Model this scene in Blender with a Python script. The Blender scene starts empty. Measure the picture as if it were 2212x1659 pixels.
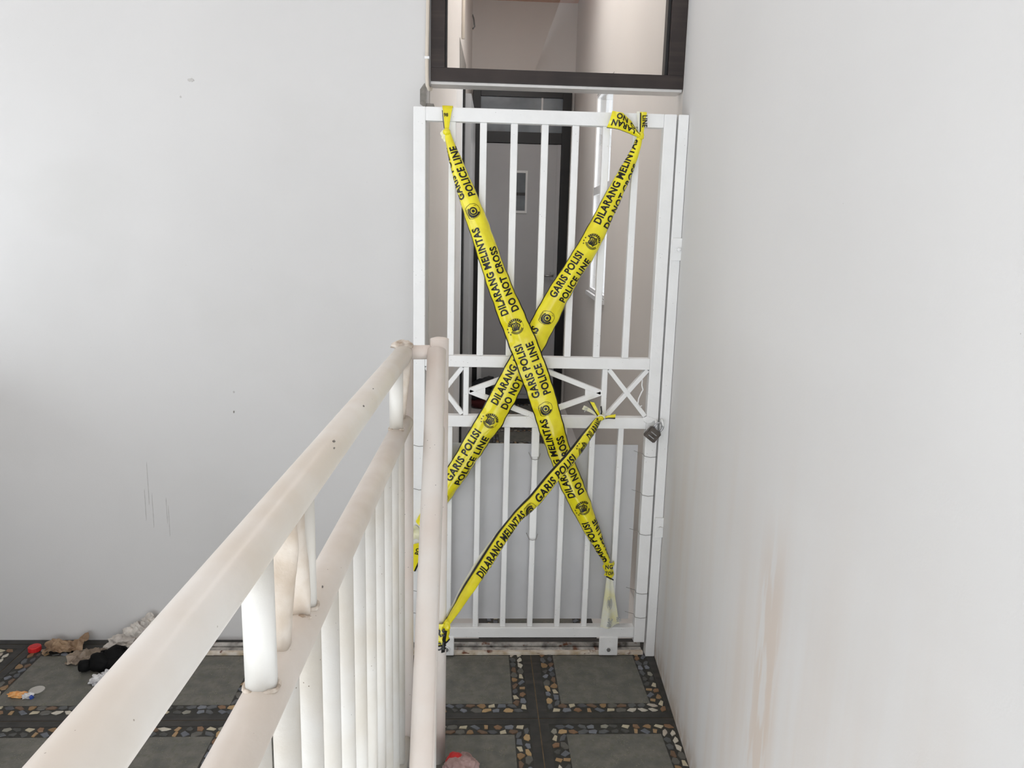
import bpy, bmesh, math, random
from mathutils import Matrix, Vector, noise as mnoise
import numpy as np

random.seed(7)
scene = bpy.context.scene
C = scene.collection

# ------------------------------------------------------------------ camera
EYE = Vector((0.0, 0.0, 1.5))
FPX, IW, IH = 1680.0, 2212.0, 1659.0
AX = (Vector((0.998712, -0.044496, 0.024381)),      # camera right
      Vector((-0.01534, 0.193235, 0.981033)),       # camera up
      Vector((0.048363, 0.980143, -0.192303)))      # view direction
cam = bpy.data.cameras.new('camera')
cam.sensor_width = 36.0
cam.lens = FPX * 36.0 / IW
cam.clip_start = 0.02
camo = bpy.data.objects.new('camera', cam)
C.objects.link(camo)
mw = Matrix.Identity(4)
for r in range(3):
    mw[r][0] = AX[0][r]; mw[r][1] = AX[1][r]; mw[r][2] = -AX[2][r]; mw[r][3] = EYE[r]
camo.matrix_world = mw
scene.camera = camo

# ------------------------------------------------------------------ daylight and exposure
world = bpy.data.worlds.new('overcast_sky')
scene.world = world
world.use_nodes = True
bg = world.node_tree.nodes['Background']
bg.inputs[0].default_value = (0.93, 0.985, 1.035, 1)
bg.inputs[1].default_value = 2.6
vs = scene.view_settings
vs.view_transform = 'Standard'
vs.look = 'None'
vs.gamma = 1.0
vs.use_curve_mapping = False
vs.exposure = 0.05

# ------------------------------------------------------------------ helpers
def lin(c):
    return tuple(((v / 255) / 12.92 if v / 255 <= 0.04045 else ((v / 255 + 0.055) / 1.055) ** 2.4) for v in c) + (1.0,)

def obj(name, bm, m, parent=None, kind=None, smooth=False, label=None, center=True):
    me = bpy.data.meshes.new(name)
    if isinstance(bm, bmesh.types.BMesh):
        bmesh.ops.recalc_face_normals(bm, faces=bm.faces)
        bm.to_mesh(me); bm.free()
    else:
        me.from_pydata(bm[0], [], bm[1])
    if smooth is True:
        for p in me.polygons: p.use_smooth = True
    c = Vector((0, 0, 0))
    if center and len(me.vertices):
        a = np.empty(len(me.vertices) * 3, dtype=np.float32)
        me.vertices.foreach_get('co', a); a = a.reshape(-1, 3)
        lo, hi = a.min(0), a.max(0)
        c = Vector((float(lo[0] + hi[0]) / 2, float(lo[1] + hi[1]) / 2, float(lo[2])))
        a -= np.array(c, dtype=np.float32)
        me.vertices.foreach_set('co', a.ravel())
    me.materials.append(m)
    o = bpy.data.objects.new(name, me)
    C.objects.link(o)
    o.location = c
    if parent is not None:
        o.parent = parent
        o.location = c - worldloc(parent)
    if kind: o['kind'] = kind
    if label: o['label'] = label
    me.update()
    return o

def worldloc(o):
    v = Vector(o.location)
    while o.parent is not None:
        o = o.parent
        v = v + Vector(o.location)
    return v

def thing(name, label, cat, loc=(0, 0, 0), group=None, kind=None):
    o = bpy.data.objects.new(name, None)
    o.empty_display_size = 0.05
    C.objects.link(o)
    o.location = loc
    if label: o['label'] = label
    if cat: o['category'] = cat
    if group: o['group'] = group
    if kind: o['kind'] = kind
    return o

def tag(o, label, cat, group=None):
    o['label'] = label; o['category'] = cat
    if group: o['group'] = group
    return o

def B(): return bmesh.new()

def box(bm, x0, x1, y0, y1, z0, z1, bev=0.0):
    b2 = bmesh.new()
    bmesh.ops.create_cube(b2, size=1.0)
    for v in b2.verts:
        v.co = Vector(((x0 + x1) / 2 + v.co.x * (x1 - x0), (y0 + y1) / 2 + v.co.y * (y1 - y0), (z0 + z1) / 2 + v.co.z * (z1 - z0)))
    if bev > 0:
        bmesh.ops.bevel(b2, geom=list(b2.edges), offset=bev, segments=2, affect='EDGES', profile=0.6)
    merge(bm, b2)
    return bm

def merge(bm, b2, mat=None):
    if mat is not None: bmesh.ops.transform(b2, matrix=mat, verts=b2.verts)
    me = bpy.data.meshes.new('tmp'); b2.to_mesh(me); b2.free()
    bm.from_mesh(me); bpy.data.meshes.remove(me)

def prism(bm, pts, d):
    """pts: closed polygon of 3d points, extruded by vector d"""
    a = [bm.verts.new(p) for p in pts]
    b = [bm.verts.new(Vector(p) + Vector(d)) for p in pts]
    bm.faces.new(a); bm.faces.new(b[::-1])
    n = len(pts)
    for i in range(n):
        bm.faces.new((a[i], a[(i + 1) % n], b[(i + 1) % n], b[i]))
    return bm

def bar(bm, p, q, w, d, bev=0.002):
    """rectangular bar from p to q in the X-Z plane, width w, depth d along Y (front face at p.y)"""
    p, q = Vector(p), Vector(q)
    t = (q - p).normalized()
    s = Vector((-t.z, 0, t.x)) * (w / 2)
    b2 = bmesh.new()
    prism(b2, [p - s, p + s, q + s, q - s], (0, d, 0))
    if bev: bmesh.ops.bevel(b2, geom=list(b2.edges), offset=bev, segments=2, affect='EDGES', profile=0.6)
    merge(bm, b2)
    return bm

def tube(bm, pts, r, n=16, cap=True, flat=None):
    """round pipe along a polyline; r may be a list; flat = list of (scale across) for flattened ends"""
    pts = [Vector(p) for p in pts]
    N = len(pts)
    rs = r if isinstance(r, (list, tuple)) else [r] * N
    up = None; rings = []
    for i in range(N):
        t = (pts[min(i + 1, N - 1)] - pts[max(i - 1, 0)]).normalized()
        if up is None:
            up = Vector((1, 0, 0)) if abs(t.x) < 0.8 else Vector((0, 0, 1))
        a = (up - t * up.dot(t)).normalized(); b = t.cross(a); up = a
        fl = flat[i] if flat else 1.0
        rings.append([bm.verts.new(pts[i] + (a * math.cos(2 * math.pi * k / n) * fl + b * math.sin(2 * math.pi * k / n)) * rs[i]) for k in range(n)])
    for i in range(N - 1):
        for k in range(n):
            f = bm.faces.new((rings[i][k], rings[i][(k + 1) % n], rings[i + 1][(k + 1) % n], rings[i + 1][k]))
            f.smooth = True
    if cap:
        bm.faces.new(rings[0][::-1]); bm.faces.new(rings[-1])
    return bm

def lump(bm, c, rx, ry, rz, amp=0.25, freq=2.0, seed=0.0, sub=3, flat_bottom=True, smooth=False):
    b2 = bmesh.new()
    bmesh.ops.create_icosphere(b2, subdivisions=sub, radius=1.0)
    for v in b2.verts:
        q = v.co * freq + Vector((seed, seed * 1.7, seed * 0.3))
        k = 1 + amp * (mnoise.noise(q) + 0.6 * abs(mnoise.noise(q * 2.1)) + 0.35 * mnoise.noise(q * 4.3))
        p = v.co * k
        z = p.z * rz
        if flat_bottom: z = max(z, -rz * 0.72)
        v.co = Vector((c[0] + p.x * rx, c[1] + p.y * ry, c[2] + z + rz * 0.72))
    if smooth:
        for f in b2.faces: f.smooth = True
    merge(bm, b2)
    return bm

# ------------------------------------------------------------------ materials
def mat(name, base, rough=0.6, metal=0.0, spec=0.5, var=0.0, var_scale=6.0, var_col=None, bump=0.0, bump_scale=60.0,
        specks=None, speck_scale=90.0, speck_thr=0.1, coat=0.0, streak=None):
    m = bpy.data.materials.new(name); m.use_nodes = True
    nt = m.node_tree; N = nt.nodes; L = nt.links
    p = N['Principled BSDF']
    p.inputs['Base Color'].default_value = base
    p.inputs['Roughness'].default_value = rough
    p.inputs['Metallic'].default_value = metal
    p.inputs['Specular IOR Level'].default_value = spec
    p.inputs['Coat Weight'].default_value = coat
    geo = N.new('ShaderNodeNewGeometry')
    col = None
    def rgb(c):
        r = N.new('ShaderNodeRGB'); r.outputs[0].default_value = c; return r.outputs[0]
    def ramp(src, a, b):
        mr = N.new('ShaderNodeMapRange'); mr.inputs[1].default_value = a; mr.inputs[2].default_value = b
        mr.clamp = True
        L.new(src, mr.inputs[0]); return mr.outputs[0]
    def mixc(fac, a, b):
        mx = N.new('ShaderNodeMix'); mx.data_type = 'RGBA'
        L.new(fac, mx.inputs[0]); L.new(a, mx.inputs[6]); L.new(b, mx.inputs[7]); return mx.outputs[2]
    def noise(scale, detail=4.0, vec=None):
        n = N.new('ShaderNodeTexNoise'); n.inputs['Scale'].default_value = scale; n.inputs['Detail'].default_value = detail
        L.new(vec if vec is not None else geo.outputs['Position'], n.inputs['Vector']); return n.outputs[0]
    if var > 0 or var_col:
        vc = var_col or tuple(v * (1 - var) for v in base[:3]) + (1,)
        col = mixc(ramp(noise(var_scale), 0.38, 0.68), rgb(base), rgb(vc))
    if streak:
        sc, lo, hi, c2 = streak
        mp = N.new('ShaderNodeMapping'); mp.inputs['Scale'].default_value = sc
        L.new(geo.outputs['Position'], mp.inputs['Vector'])
        f = ramp(noise(1.0, 5.0, mp.outputs[0]), lo, hi)
        col = mixc(f, col or rgb(base), rgb(c2))
    if specks:
        v = N.new('ShaderNodeTexVoronoi'); v.inputs['Scale'].default_value = speck_scale
        L.new(geo.outputs['Position'], v.inputs['Vector'])
        lt = N.new('ShaderNodeMath'); lt.operation = 'LESS_THAN'; lt.inputs[1].default_value = speck_thr
        L.new(v.outputs['Distance'], lt.inputs[0])
        g = N.new('ShaderNodeMath'); g.operation = 'GREATER_THAN'; g.inputs[1].default_value = 0.56
        L.new(noise(speck_scale * 0.13, 2.0), g.inputs[0])
        mu = N.new('ShaderNodeMath'); mu.operation = 'MULTIPLY'
        L.new(lt.outputs[0], mu.inputs[0]); L.new(g.outputs[0], mu.inputs[1])
        col = mixc(mu.outputs[0], col or rgb(base), rgb(specks))
    if col is not None: L.new(col, p.inputs['Base Color'])
    if bump > 0:
        bn = N.new('ShaderNodeBump'); bn.inputs['Strength'].default_value = bump; bn.inputs['Distance'].default_value = 0.004
        L.new(noise(bump_scale, 6.0), bn.inputs['Height']); L.new(bn.outputs[0], p.inputs['Normal'])
    m['_h'] = 1
    return m

W_HALL = lin((215, 214, 213))
M_wall = mat('white_emulsion_wall', W_HALL, rough=0.75, spec=0.25, var=0.035, var_scale=2.0, bump=0.05, bump_scale=220,
             specks=lin((172, 169, 166)), speck_scale=30, speck_thr=0.022, streak=((2.0, 2.0, 2.6), 0.55, 0.9, lin((207, 206, 204))))
M_corr = mat('corridor_wall_paint', lin((230, 225, 220)), rough=0.7, spec=0.25, var=0.04, var_scale=1.5, bump=0.05, bump_scale=150)
M_ceil = mat('pale_ceiling', lin((224, 212, 204)), rough=0.8, spec=0.2, var=0.03, bump=0.03)
M_orange = mat('orange_ceiling_boards', lin((206, 136, 94)), rough=0.5, var=0.12, bump=0.05)
M_gate = mat('white_gate_enamel', lin((238, 238, 237)), rough=0.38, spec=0.5, var=0.045, var_scale=14, bump=0.22, bump_scale=75,
             specks=lin((120, 108, 98)), speck_scale=95, speck_thr=0.075)
M_gatein = M_gate
M_rail = mat('cream_rail_enamel', lin((226, 217, 205)), rough=0.34, spec=0.5, var_col=lin((236, 232, 226)), var_scale=7, bump=0.07, bump_scale=60,
             specks=lin((176, 166, 154)), speck_scale=60, speck_thr=0.05)
M_rail2 = mat('cream_lower_rail_enamel', lin((216, 205, 194)), rough=0.36, spec=0.5, var_col=lin((227, 219, 211)), var_scale=9, bump=0.18, bump_scale=60,
              specks=lin((170, 158, 146)), speck_scale=60, speck_thr=0.05)
M_bal = mat('white_baluster_enamel', lin((228, 226, 221)), rough=0.42, spec=0.45, var_col=lin((219, 213, 202)), var_scale=8, bump=0.25, bump_scale=70,
            specks=lin((140, 128, 112)), speck_scale=80, speck_thr=0.07)
M_post = mat('worn_post_enamel', lin((232, 226, 220)), rough=0.45, spec=0.45, var_col=lin((226, 212, 202)), var_scale=5, bump=0.12, bump_scale=80,
             specks=lin((110, 100, 94)), speck_scale=75, speck_thr=0.075)
M_strut = mat('thick_painted_strut', lin((224, 214, 202)), rough=0.45, var_col=lin((206, 190, 172)), var_scale=26, bump=0.45, bump_scale=70)
M_weld = mat('painted_weld_bead', lin((222, 212, 200)), rough=0.5, var_col=lin((170, 150, 130)), var_scale=60, bump=0.5, bump_scale=160)
M_black = mat('black_window_frame', lin((22, 21, 22)), rough=0.35, var=0.1)
M_brown = mat('dark_brown_aluminium', lin((56, 48, 46)), rough=0.38, metal=0.25, var_col=lin((44, 38, 37)), var_scale=9, bump=0.04,
              streak=((2.0, 8.0, 60.0), 0.5, 0.8, lin((66, 57, 53))))
M_underside = mat('pale_underside_sheen', lin((222, 220, 218)), rough=0.3, metal=0.15, var=0.15, var_scale=10)  # sheen on the transom underside, put into a pale colour
M_doorleaf = mat('grey_door_paint', lin((186, 186, 187)), rough=0.22, spec=0.5, var=0.03)
M_trimw = mat('white_trim_paint', lin((240, 240, 240)), rough=0.4, var=0.02)
M_steel = mat('brushed_steel', lin((176, 176, 178)), rough=0.32, metal=0.9)
M_dsteel = mat('dark_padlock_steel', lin((104, 97, 92)), rough=0.34, metal=0.75, var=0.4, var_scale=60, bump=0.1)
M_wire = mat('dull_wire', lin((150, 146, 142)), rough=0.5, metal=0.6)
M_yellow = mat('yellow_plastic_tape', lin((240, 228, 42)), rough=0.16, spec=0.6, var_col=lin((226, 210, 30)), var_scale=22, bump=0.05, bump_scale=38)
M_ink = mat('black_print', lin((16, 15, 14)), rough=0.3, spec=0.4)
M_eyering = mat('yellow_print_gap', lin((240, 228, 42)), rough=0.25)
M_tapeback = mat('white_tape_back', lin((228, 228, 218)), rough=0.3, var_col=lin((226, 222, 176)), var_scale=16, bump=0.1, bump_scale=30)
M_faint = mat('faint_show_through', lin((166, 168, 168)), rough=0.4)
M_tgrey = mat('grey_slate_tile', lin((116, 114, 107)), rough=0.55, spec=0.4, var_col=lin((94, 95, 90)), var_scale=22, bump=0.25, bump_scale=160,
              specks=lin((142, 138, 120)), speck_scale=190, speck_thr=0.22, streak=((60, 60, 60), 0.5, 0.75, lin((98, 99, 86))))
M_tdark = mat('black_tile_border', lin((56, 54, 51)), rough=0.45, spec=0.45, var_col=lin((40, 39, 38)), var_scale=26, bump=0.1, bump_scale=90,
              streak=((4.0, 40.0, 4.0), 0.52, 0.8, lin((74, 70, 64))))
M_grout = mat('sandy_grout', lin((126, 108, 84)), rough=0.9, var=0.3, var_scale=40)
M_wtile = mat('white_border_tile', lin((226, 222, 218)), rough=0.3, var=0.04)
M_bed = mat('dark_stone_bed', lin((52, 51, 47)), rough=0.6, var=0.25, var_scale=50, bump=0.2)
STONECOL = [(186, 156, 112), (136, 104, 76), (206, 200, 186), (122, 126, 134), (86, 88, 88), (168, 138, 100),
            (198, 188, 162), (104, 108, 116), (112, 88, 68), (146, 144, 132), (92, 94, 96), (190, 180, 166), (74, 74, 71), (148, 118, 82), (96, 94, 88), (80, 82, 86)]
M_stone = [mat('pebble_glaze', lin(c), rough=0.4, var=0.16, var_scale=60) for c in STONECOL]
M_track = mat('worn_track_paint', lin((196, 192, 186)), rough=0.5, var_col=lin((96, 92, 88)), var_scale=30, bump=0.4, bump_scale=90,
              streak=((30.0, 4.0, 60.0), 0.60, 0.70, lin((110, 66, 42))))
M_trackw = mat('rust_flecked_track_lip', lin((216, 208, 196)), rough=0.5, var_col=lin((178, 158, 128)), var_scale=26, bump=0.4, bump_scale=90,
               streak=((24.0, 4.0, 80.0), 0.60, 0.68, lin((104, 58, 34))))
M_cement = mat('bare_cement', lin((140, 136, 130)), rough=0.9, var=0.3, var_scale=60, bump=0.4)
M_scuff = mat('grey_scuff', lin((196, 194, 191)), rough=0.9, var=0.2, var_scale=60)
M_cable = mat('beige_cable_sheath', lin((214, 204, 190)), rough=0.5, var=0.06)
M_red = mat('red_plastic', lin((206, 38, 40)), rough=0.35)
M_bkplastic = mat('matt_black_plastic', lin((10, 10, 11)), rough=0.75, spec=0.2)
M_bagblk = mat('black_bag_fabric', lin((44, 47, 52)), rough=0.5, var=0.4, var_scale=18)
M_maroon = mat('maroon_cloth', lin((78, 16, 20)), rough=0.8)
M_paper = mat('crumpled_white_plastic', lin((214, 208, 200)), rough=0.4, var_col=lin((176, 170, 164)), var_scale=30)
M_foil = mat('white_foil', lin((226, 226, 226)), rough=0.3, var_col=lin((160, 160, 164)), var_scale=60)
M_leaf = mat('brown_dry_wrapper', lin((168, 142, 114)), rough=0.6, var_col=lin((112, 84, 60)), var_scale=30)
M_card = mat('crumpled_clear_wrapper', lin((156, 140, 122)), rough=0.4, var_col=lin((120, 106, 92)), var_scale=24)
M_orangewrap = mat('orange_foil_wrapper', lin((222, 148, 74)), rough=0.35, var_col=lin((236, 196, 140)), var_scale=80)
M_blue = mat('blue_foil', lin((44, 78, 168)), rough=0.35)
M_disc = mat('pale_disc', lin((188, 186, 180)), rough=0.5)
M_mauve = mat('mauve_plastic_bag', lin((168, 140, 136)), rough=0.45, var_col=lin((140, 112, 108)), var_scale=24, bump=0.3, bump_scale=90)

def wall_right_material():
    m = mat('stained_white_wall', W_HALL, rough=0.75, spec=0.25, var=0.03, var_scale=2.0, bump=0.05, bump_scale=200,
            specks=lin((172, 169, 166)), speck_scale=26, speck_thr=0.022)
    nt = m.node_tree; N = nt.nodes; L = nt.links; p = N['Principled BSDF']
    src = p.inputs['Base Color'].links[0].from_socket
    geo = N.new('ShaderNodeNewGeometry')
    sep = N.new('ShaderNodeSeparateXYZ'); L.new(geo.outputs['Position'], sep.inputs[0])
    def mr(s, a, b, c=0.0, d=1.0):
        n = N.new('ShaderNodeMapRange'); n.inputs[1].default_value = a; n.inputs[2].default_value = b
        n.inputs[3].default_value = c; n.inputs[4].default_value = d; n.interpolation_type = 'SMOOTHSTEP'
        L.new(s, n.inputs[0]); return n.outputs[0]
    def mul(a, b):
        n = N.new('ShaderNodeMath'); n.operation = 'MULTIPLY'; L.new(a, n.inputs[0])
        if hasattr(b, 'node'): L.new(b, n.inputs[1])
        else: n.inputs[1].default_value = b
        return n.outputs[0]
    def noise(sx, sy, sz, lo, hi, detail=6):
        mp = N.new('ShaderNodeMapping'); mp.inputs['Scale'].default_value = (sx, sy, sz); L.new(geo.outputs['Position'], mp.inputs['Vector'])
        n = N.new('ShaderNodeTexNoise'); n.inputs['Scale'].default_value = 1; n.inputs['Detail'].default_value = detail
        L.new(mp.outputs[0], n.inputs['Vector']); return mr(n.outputs[0], lo, hi)
    def mixc(f, a, c):
        n = N.new('ShaderNodeMix'); n.data_type = 'RGBA'; L.new(f, n.inputs[0]); L.new(a, n.inputs[6]); n.inputs[7].default_value = c; return n.outputs[2]
    # water-run grime, faint, in vertical streaks on the lower wall
    f1 = mul(mul(noise(3, 9, 1.1, 0.30, 0.80), mr(sep.outputs[2], 1.30, 0.25)), 0.62)
    c1 = mixc(f1, src, lin((204, 190, 177)))
    # the one long tan run down the plaster
    by = mul(mr(sep.outputs[1], 1.34, 1.40), mr(sep.outputs[1], 1.54, 1.46))
    bz = mul(mr(sep.outputs[2], 0.15, 0.40), mr(sep.outputs[2], 1.00, 0.74))
    f2 = mul(mul(mul(by, bz), noise(4, 30, 5, 0.36, 0.50)), 0.42)
    c2 = mixc(f2, c1, lin((200, 178, 158)))
    f3 = mul(mul(mr(sep.outputs[2], 0.10, 0.0), noise(10, 30, 20, 0.3, 0.6)), 0.6)
    c3 = mixc(f3, c2, lin((170, 150, 128)))
    L.new(c3, p.inputs['Base Color'])
    return m
M_wallR = wall_right_material()

def glass_mat(name, tint=(1, 1, 1, 1), gloss=1.0):
    m = bpy.data.materials.new(name); m.use_nodes = True
    nt = m.node_tree; N = nt.nodes; L = nt.links; N.clear()
    o = N.new('ShaderNodeOutputMaterial'); mx = N.new('ShaderNodeMixShader'); t = N.new('ShaderNodeBsdfTransparent')
    g = N.new('ShaderNodeBsdfGlossy'); lw = N.new('ShaderNodeLayerWeight'); pw = N.new('ShaderNodeMath'); pw.operation = 'POWER'; pw.inputs[1].default_value = 5.0
    fr = N.new('ShaderNodeMapRange'); fr.inputs[3].default_value = 0.04; fr.inputs[4].default_value = 0.9
    L.new(lw.outputs['Facing'], pw.inputs[0]); L.new(pw.outputs[0], fr.inputs[0]); t.inputs[0].default_value = tint; g.inputs['Roughness'].default_value = 0.02
    g.inputs[0].default_value = (gloss, gloss, gloss, 1)
    L.new(fr.outputs[0], mx.inputs[0]); L.new(t.outputs[0], mx.inputs[1]); L.new(g.outputs[0], mx.inputs[2]); L.new(mx.outputs[0], o.inputs[0])
    return m
M_glass = glass_mat('clear_glass', (0.94, 0.93, 0.92, 1))
M_dglass = mat('dim_reflective_glass', lin((96, 102, 108)), rough=0.12, spec=0.8, var_col=lin((130, 140, 148)), var_scale=3)

def sheet_mat():
    m = bpy.data.materials.new('milky_plastic_sheet'); m.use_nodes = True
    nt = m.node_tree; N = nt.nodes; L = nt.links; N.clear()
    o = N.new('ShaderNodeOutputMaterial'); mx = N.new('ShaderNodeMixShader'); t = N.new('ShaderNodeBsdfTransparent')
    p = N.new('ShaderNodeBsdfPrincipled'); p.inputs['Base Color'].default_value = lin((206, 206, 207)); p.inputs['Roughness'].default_value = 0.45
    geo = N.new('ShaderNodeNewGeometry'); n = N.new('ShaderNodeTexNoise'); n.inputs['Scale'].default_value = 9
    mr = N.new('ShaderNodeMapRange'); mr.inputs[1].default_value = 0.3; mr.inputs[2].default_value = 0.7; mr.inputs[3].default_value = 0.72; mr.inputs[4].default_value = 0.78
    L.new(geo.outputs['Position'], n.inputs['Vector']); L.new(n.outputs[0], mr.inputs[0]); L.new(mr.outputs[0], mx.inputs[0])
    L.new(t.outputs[0], mx.inputs[1]); L.new(p.outputs[0], mx.inputs[2]); L.new(mx.outputs[0], o.inputs[0])
    return m
M_sheet = sheet_mat()

# ------------------------------------------------------------------ the setting
YW = 2.67                      # front face of the left wall
CZ = 3.34                      # ceiling height
def XR(y):                     # right-hand wall face
    return 0.675 + 0.056 * (y - 2.68) if y < 2.68 else 0.675 + 0.030 * (y - 2.68)
def XL(y):                     # corridor left wall face
    return -0.171 + 0.027 * (y - 2.67)
YE = 6.80                      # corridor end wall

def skew_box(bm, xf, y0, y1, t0, t1, z0, z1):
    """box that follows a slanted wall face xf(y), from offset t0 to t1 off that face"""
    prism(bm, [(xf(y0) + t0, y0, z0), (xf(y0) + t1, y0, z0), (xf(y1) + t1, y1, z0), (xf(y1) + t0, y1, z0)], (0, 0, z1 - z0))
    return bm

bm = B(); box(bm, -3.2, -0.171, YW, YW + 0.15, 0, CZ)
wl = obj('wall_left', bm, M_wall, kind='structure'); wl['label'] = 'plain white plastered wall left of the barred gate'; wl['category'] = 'wall'

bm = B()
skew_box(bm, XR, -1.6, 2.68, 0, 0.16, 0, CZ)
wr = obj('wall_right', bm, M_wallR, kind='structure'); wr['label'] = 'large white wall on the right with tan water stains'; wr['category'] = 'wall'

WY0, WY1, WZ0, WZ1 = 4.40, 5.16, 1.13, 2.36    # window opening in the corridor's right wall
bm = B()
skew_box(bm, XR, 2.68, WY0, 0, 0.06, 0, CZ); skew_box(bm, XR, WY1, YE + 0.15, 0, 0.06, 0, CZ)
skew_box(bm, XR, WY0, WY1, 0, 0.06, 0, WZ0); skew_box(bm, XR, WY0, WY1, 0, 0.06, WZ1, CZ)
o = obj('wall_corridor_right', bm, M_corr, kind='structure'); o['label'] = 'pinkish white corridor wall with a bright window, behind the gate'; o['category'] = 'wall'
bm = B(); skew_box(bm, XL, YW + 0.15, YE + 0.15, -0.15, 0, 0, CZ)
wcl = obj('wall_corridor_left', bm, M_corr, kind='structure'); wcl['label'] = 'narrow slice of white corridor wall behind the gate at left'; wcl['category'] = 'wall'
bm = B(); box(bm, XL(YE), XR(YE), YE, YE + 0.15, 0, CZ)
o = obj('wall_end', bm, M_corr, kind='structure'); o['label'] = 'end wall of the corridor around the black framed door'; o['category'] = 'wall'
bm = B(); box(bm, -4.2, XR(-1.6), -3.0, YW, 2.74, 2.86)
o = obj('ceiling', bm, M_ceil, kind='structure'); o['label'] = 'pale ceiling over the landing, above the frame'; o['category'] = 'ceiling'
bm = B(); box(bm, -0.35, 1.0, YW + 0.001, YE + 0.2, CZ, CZ + 0.12)
o = obj('ceiling_corridor', bm, M_orange, kind='structure'); o['label'] = 'orange ceiling strip at the far end of the corridor'; o['category'] = 'ceiling'
# added headers at back and left, unseen, cutting the high daylight
bm = B(); box(bm, -3.4, XR(-1.6), -1.75, -1.60, 1.85, 2.74)
o = obj('wall_back_added', bm, M_wall, kind='structure'); o['label'] = 'added header behind the viewer, unseen, blocking high daylight'; o['category'] = 'wall'
bm = B(); box(bm, -3.4, -3.25, -1.60, YW, 1.85, 2.74)
o = obj('wall_side_added', bm, M_wall, kind='structure'); o['label'] = 'added header over the open left side, unseen, blocking high daylight'; o['category'] = 'wall'
# added low wall, unseen, that shades the lower left of wall_left
bm = B(); box(bm, -1.96, -1.82, 0.9, YW, 0, 1.02)
o = obj('wall_low_added', bm, M_wall, kind='structure'); o['label'] = 'added low white wall, unseen, shading the lower left corner'; o['category'] = 'wall'

# wall damage and scuffs
def blob(cx, cz, rx, rz, y, seed, n=14, d=0.0012):
    rnd = random.Random(seed); bm = B()
    prism(bm, [(cx + rx * (0.55 + 0.45 * rnd.random()) * math.cos(2 * math.pi * k / n), y, cz + rz * (0.55 + 0.45 * rnd.random()) * math.sin(2 * math.pi * k / n)) for k in range(n)], (0, -d, 0))
    return bm
obj('plaster_chip', blob(-0.919, 1.95, 0.013, 0.007, YW, 3), M_scuff, wl)
obj('plaster_chip', blob(-0.955, 1.898, 0.004, 0.004, YW, 4), M_scuff, wl)
obj('plaster_chip', blob(-0.832, 0.862, 0.003, 0.006, YW, 5), M_cement, wl)
obj('plaster_chip', blob(-0.829, 0.933, 0.004, 0.005, YW, 6), M_scuff, wl)
for k, (x, z, hgt) in enumerate([(-1.141, 0.60, 0.16), (-1.155, 0.52, 0.12), (-1.130, 0.50, 0.13), (-1.076, 0.46, 0.12), (-1.082, 0.50, 0.10)]):
    bm = B(); prism(bm, [(x - 0.0006, YW, z - hgt / 2), (x + 0.0008, YW, z - hgt / 2 + 0.01), (x + 0.001, YW, z + hgt / 2), (x - 0.0008, YW, z + hgt / 2 - 0.01)], (0, -0.0006, 0))
    obj('scratch', bm, M_scuff, wl)
bm = B()
prism(bm, [(-0.1905, YW, 1.945), (-0.1905, YW, 1.900), (-0.171, YW, 1.886), (-0.171, YW, 1.955), (-0.176, YW, 1.965)], (0, -0.0015, 0))
obj('plaster_chip', bm, M_cement, wl, label='chipped corner showing grey cement above the gate')
bm = B(); box(bm, -0.171, -0.146, YW + 0.002, YW + 0.06, 1.878, 1.903, 0.002)
obj('broken_lug', bm, M_cement, wl)

# ------------------------------------------------------------------ patterned floor tiles
T, DB, SB = 0.45, 0.029, 0.050          # tile, dark border, stone band
NV = len(STONECOL)
stone_meshes = []
for k in range(NV):
    rnd = random.Random(50 + k)
    n = rnd.choice((4, 5, 5, 6))
    ang = sorted(2 * math.pi * (i + 0.62 * rnd.random()) / n for i in range(n))
    rad = [0.42 + 0.20 * rnd.random() for _ in range(n)]
    bm = B()
    base = [bm.verts.new((rad[i] * math.cos(a), rad[i] * math.sin(a), 0.0)) for i, a in enumerate(ang)]
    top = [bm.verts.new((0.84 * rad[i] * math.cos(a), 0.84 * rad[i] * math.sin(a), 1.0)) for i, a in enumerate(ang)]
    bm.faces.new(top)
    for i in range(n): bm.faces.new((base[i], base[(i + 1) % n], top[(i + 1) % n], top[i]))
    me = bpy.data.meshes.new('stone'); bm.to_mesh(me); bm.free(); me.materials.append(M_stone[k])
    stone_meshes.append(me)

rnd = random.Random(11)
layout = []                               # one printed layout, shared by every tile (u, v from the tile centre)
half = T / 2 - DB
def ring_row(r, spacing, jit):
    per = 8 * r; n = int(per / spacing)
    for i in range(n):
        s = (i + 0.5 + 0.25 * (rnd.random() - 0.5)) * per / n
        side, q = int(s // (2 * r)), s % (2 * r) - r
        u, v = [(q, -r), (r, q), (-q, r), (-r, -q)][side]
        layout.append((u, v, spacing * (0.80 + 0.35 * rnd.random()), 0.022 * (0.85 + 0.35 * rnd.random()), (0, 1, 0, 1)[side] * math.pi / 2 + 0.9 * (rnd.random() - 0.5), rnd.randrange(NV)))
ring_row(half - SB * 0.27, 0.034, 0.004)
ring_row(half - SB * 0.75, 0.032, 0.004)

floor = thing('floor', 'grey patterned landing floor with pebble bordered tiles', 'floor', (0, 2.0, 0), kind='structure')
bm = B(); box(bm, -2.8, -0.232, 0.35, YW + 0.01, -0.12, -0.0016); box(bm, -0.232, 0.72, 1.74, YW + 0.01, -0.12, -0.0016)
obj('grout_bed', bm, M_grout, floor)
bm = B(); box(bm, -2.8, 0.66, 2.6415, YW + 0.009, -0.0011, 0.0004); obj('edge_strip', bm, M_tdark, floor)
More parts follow.
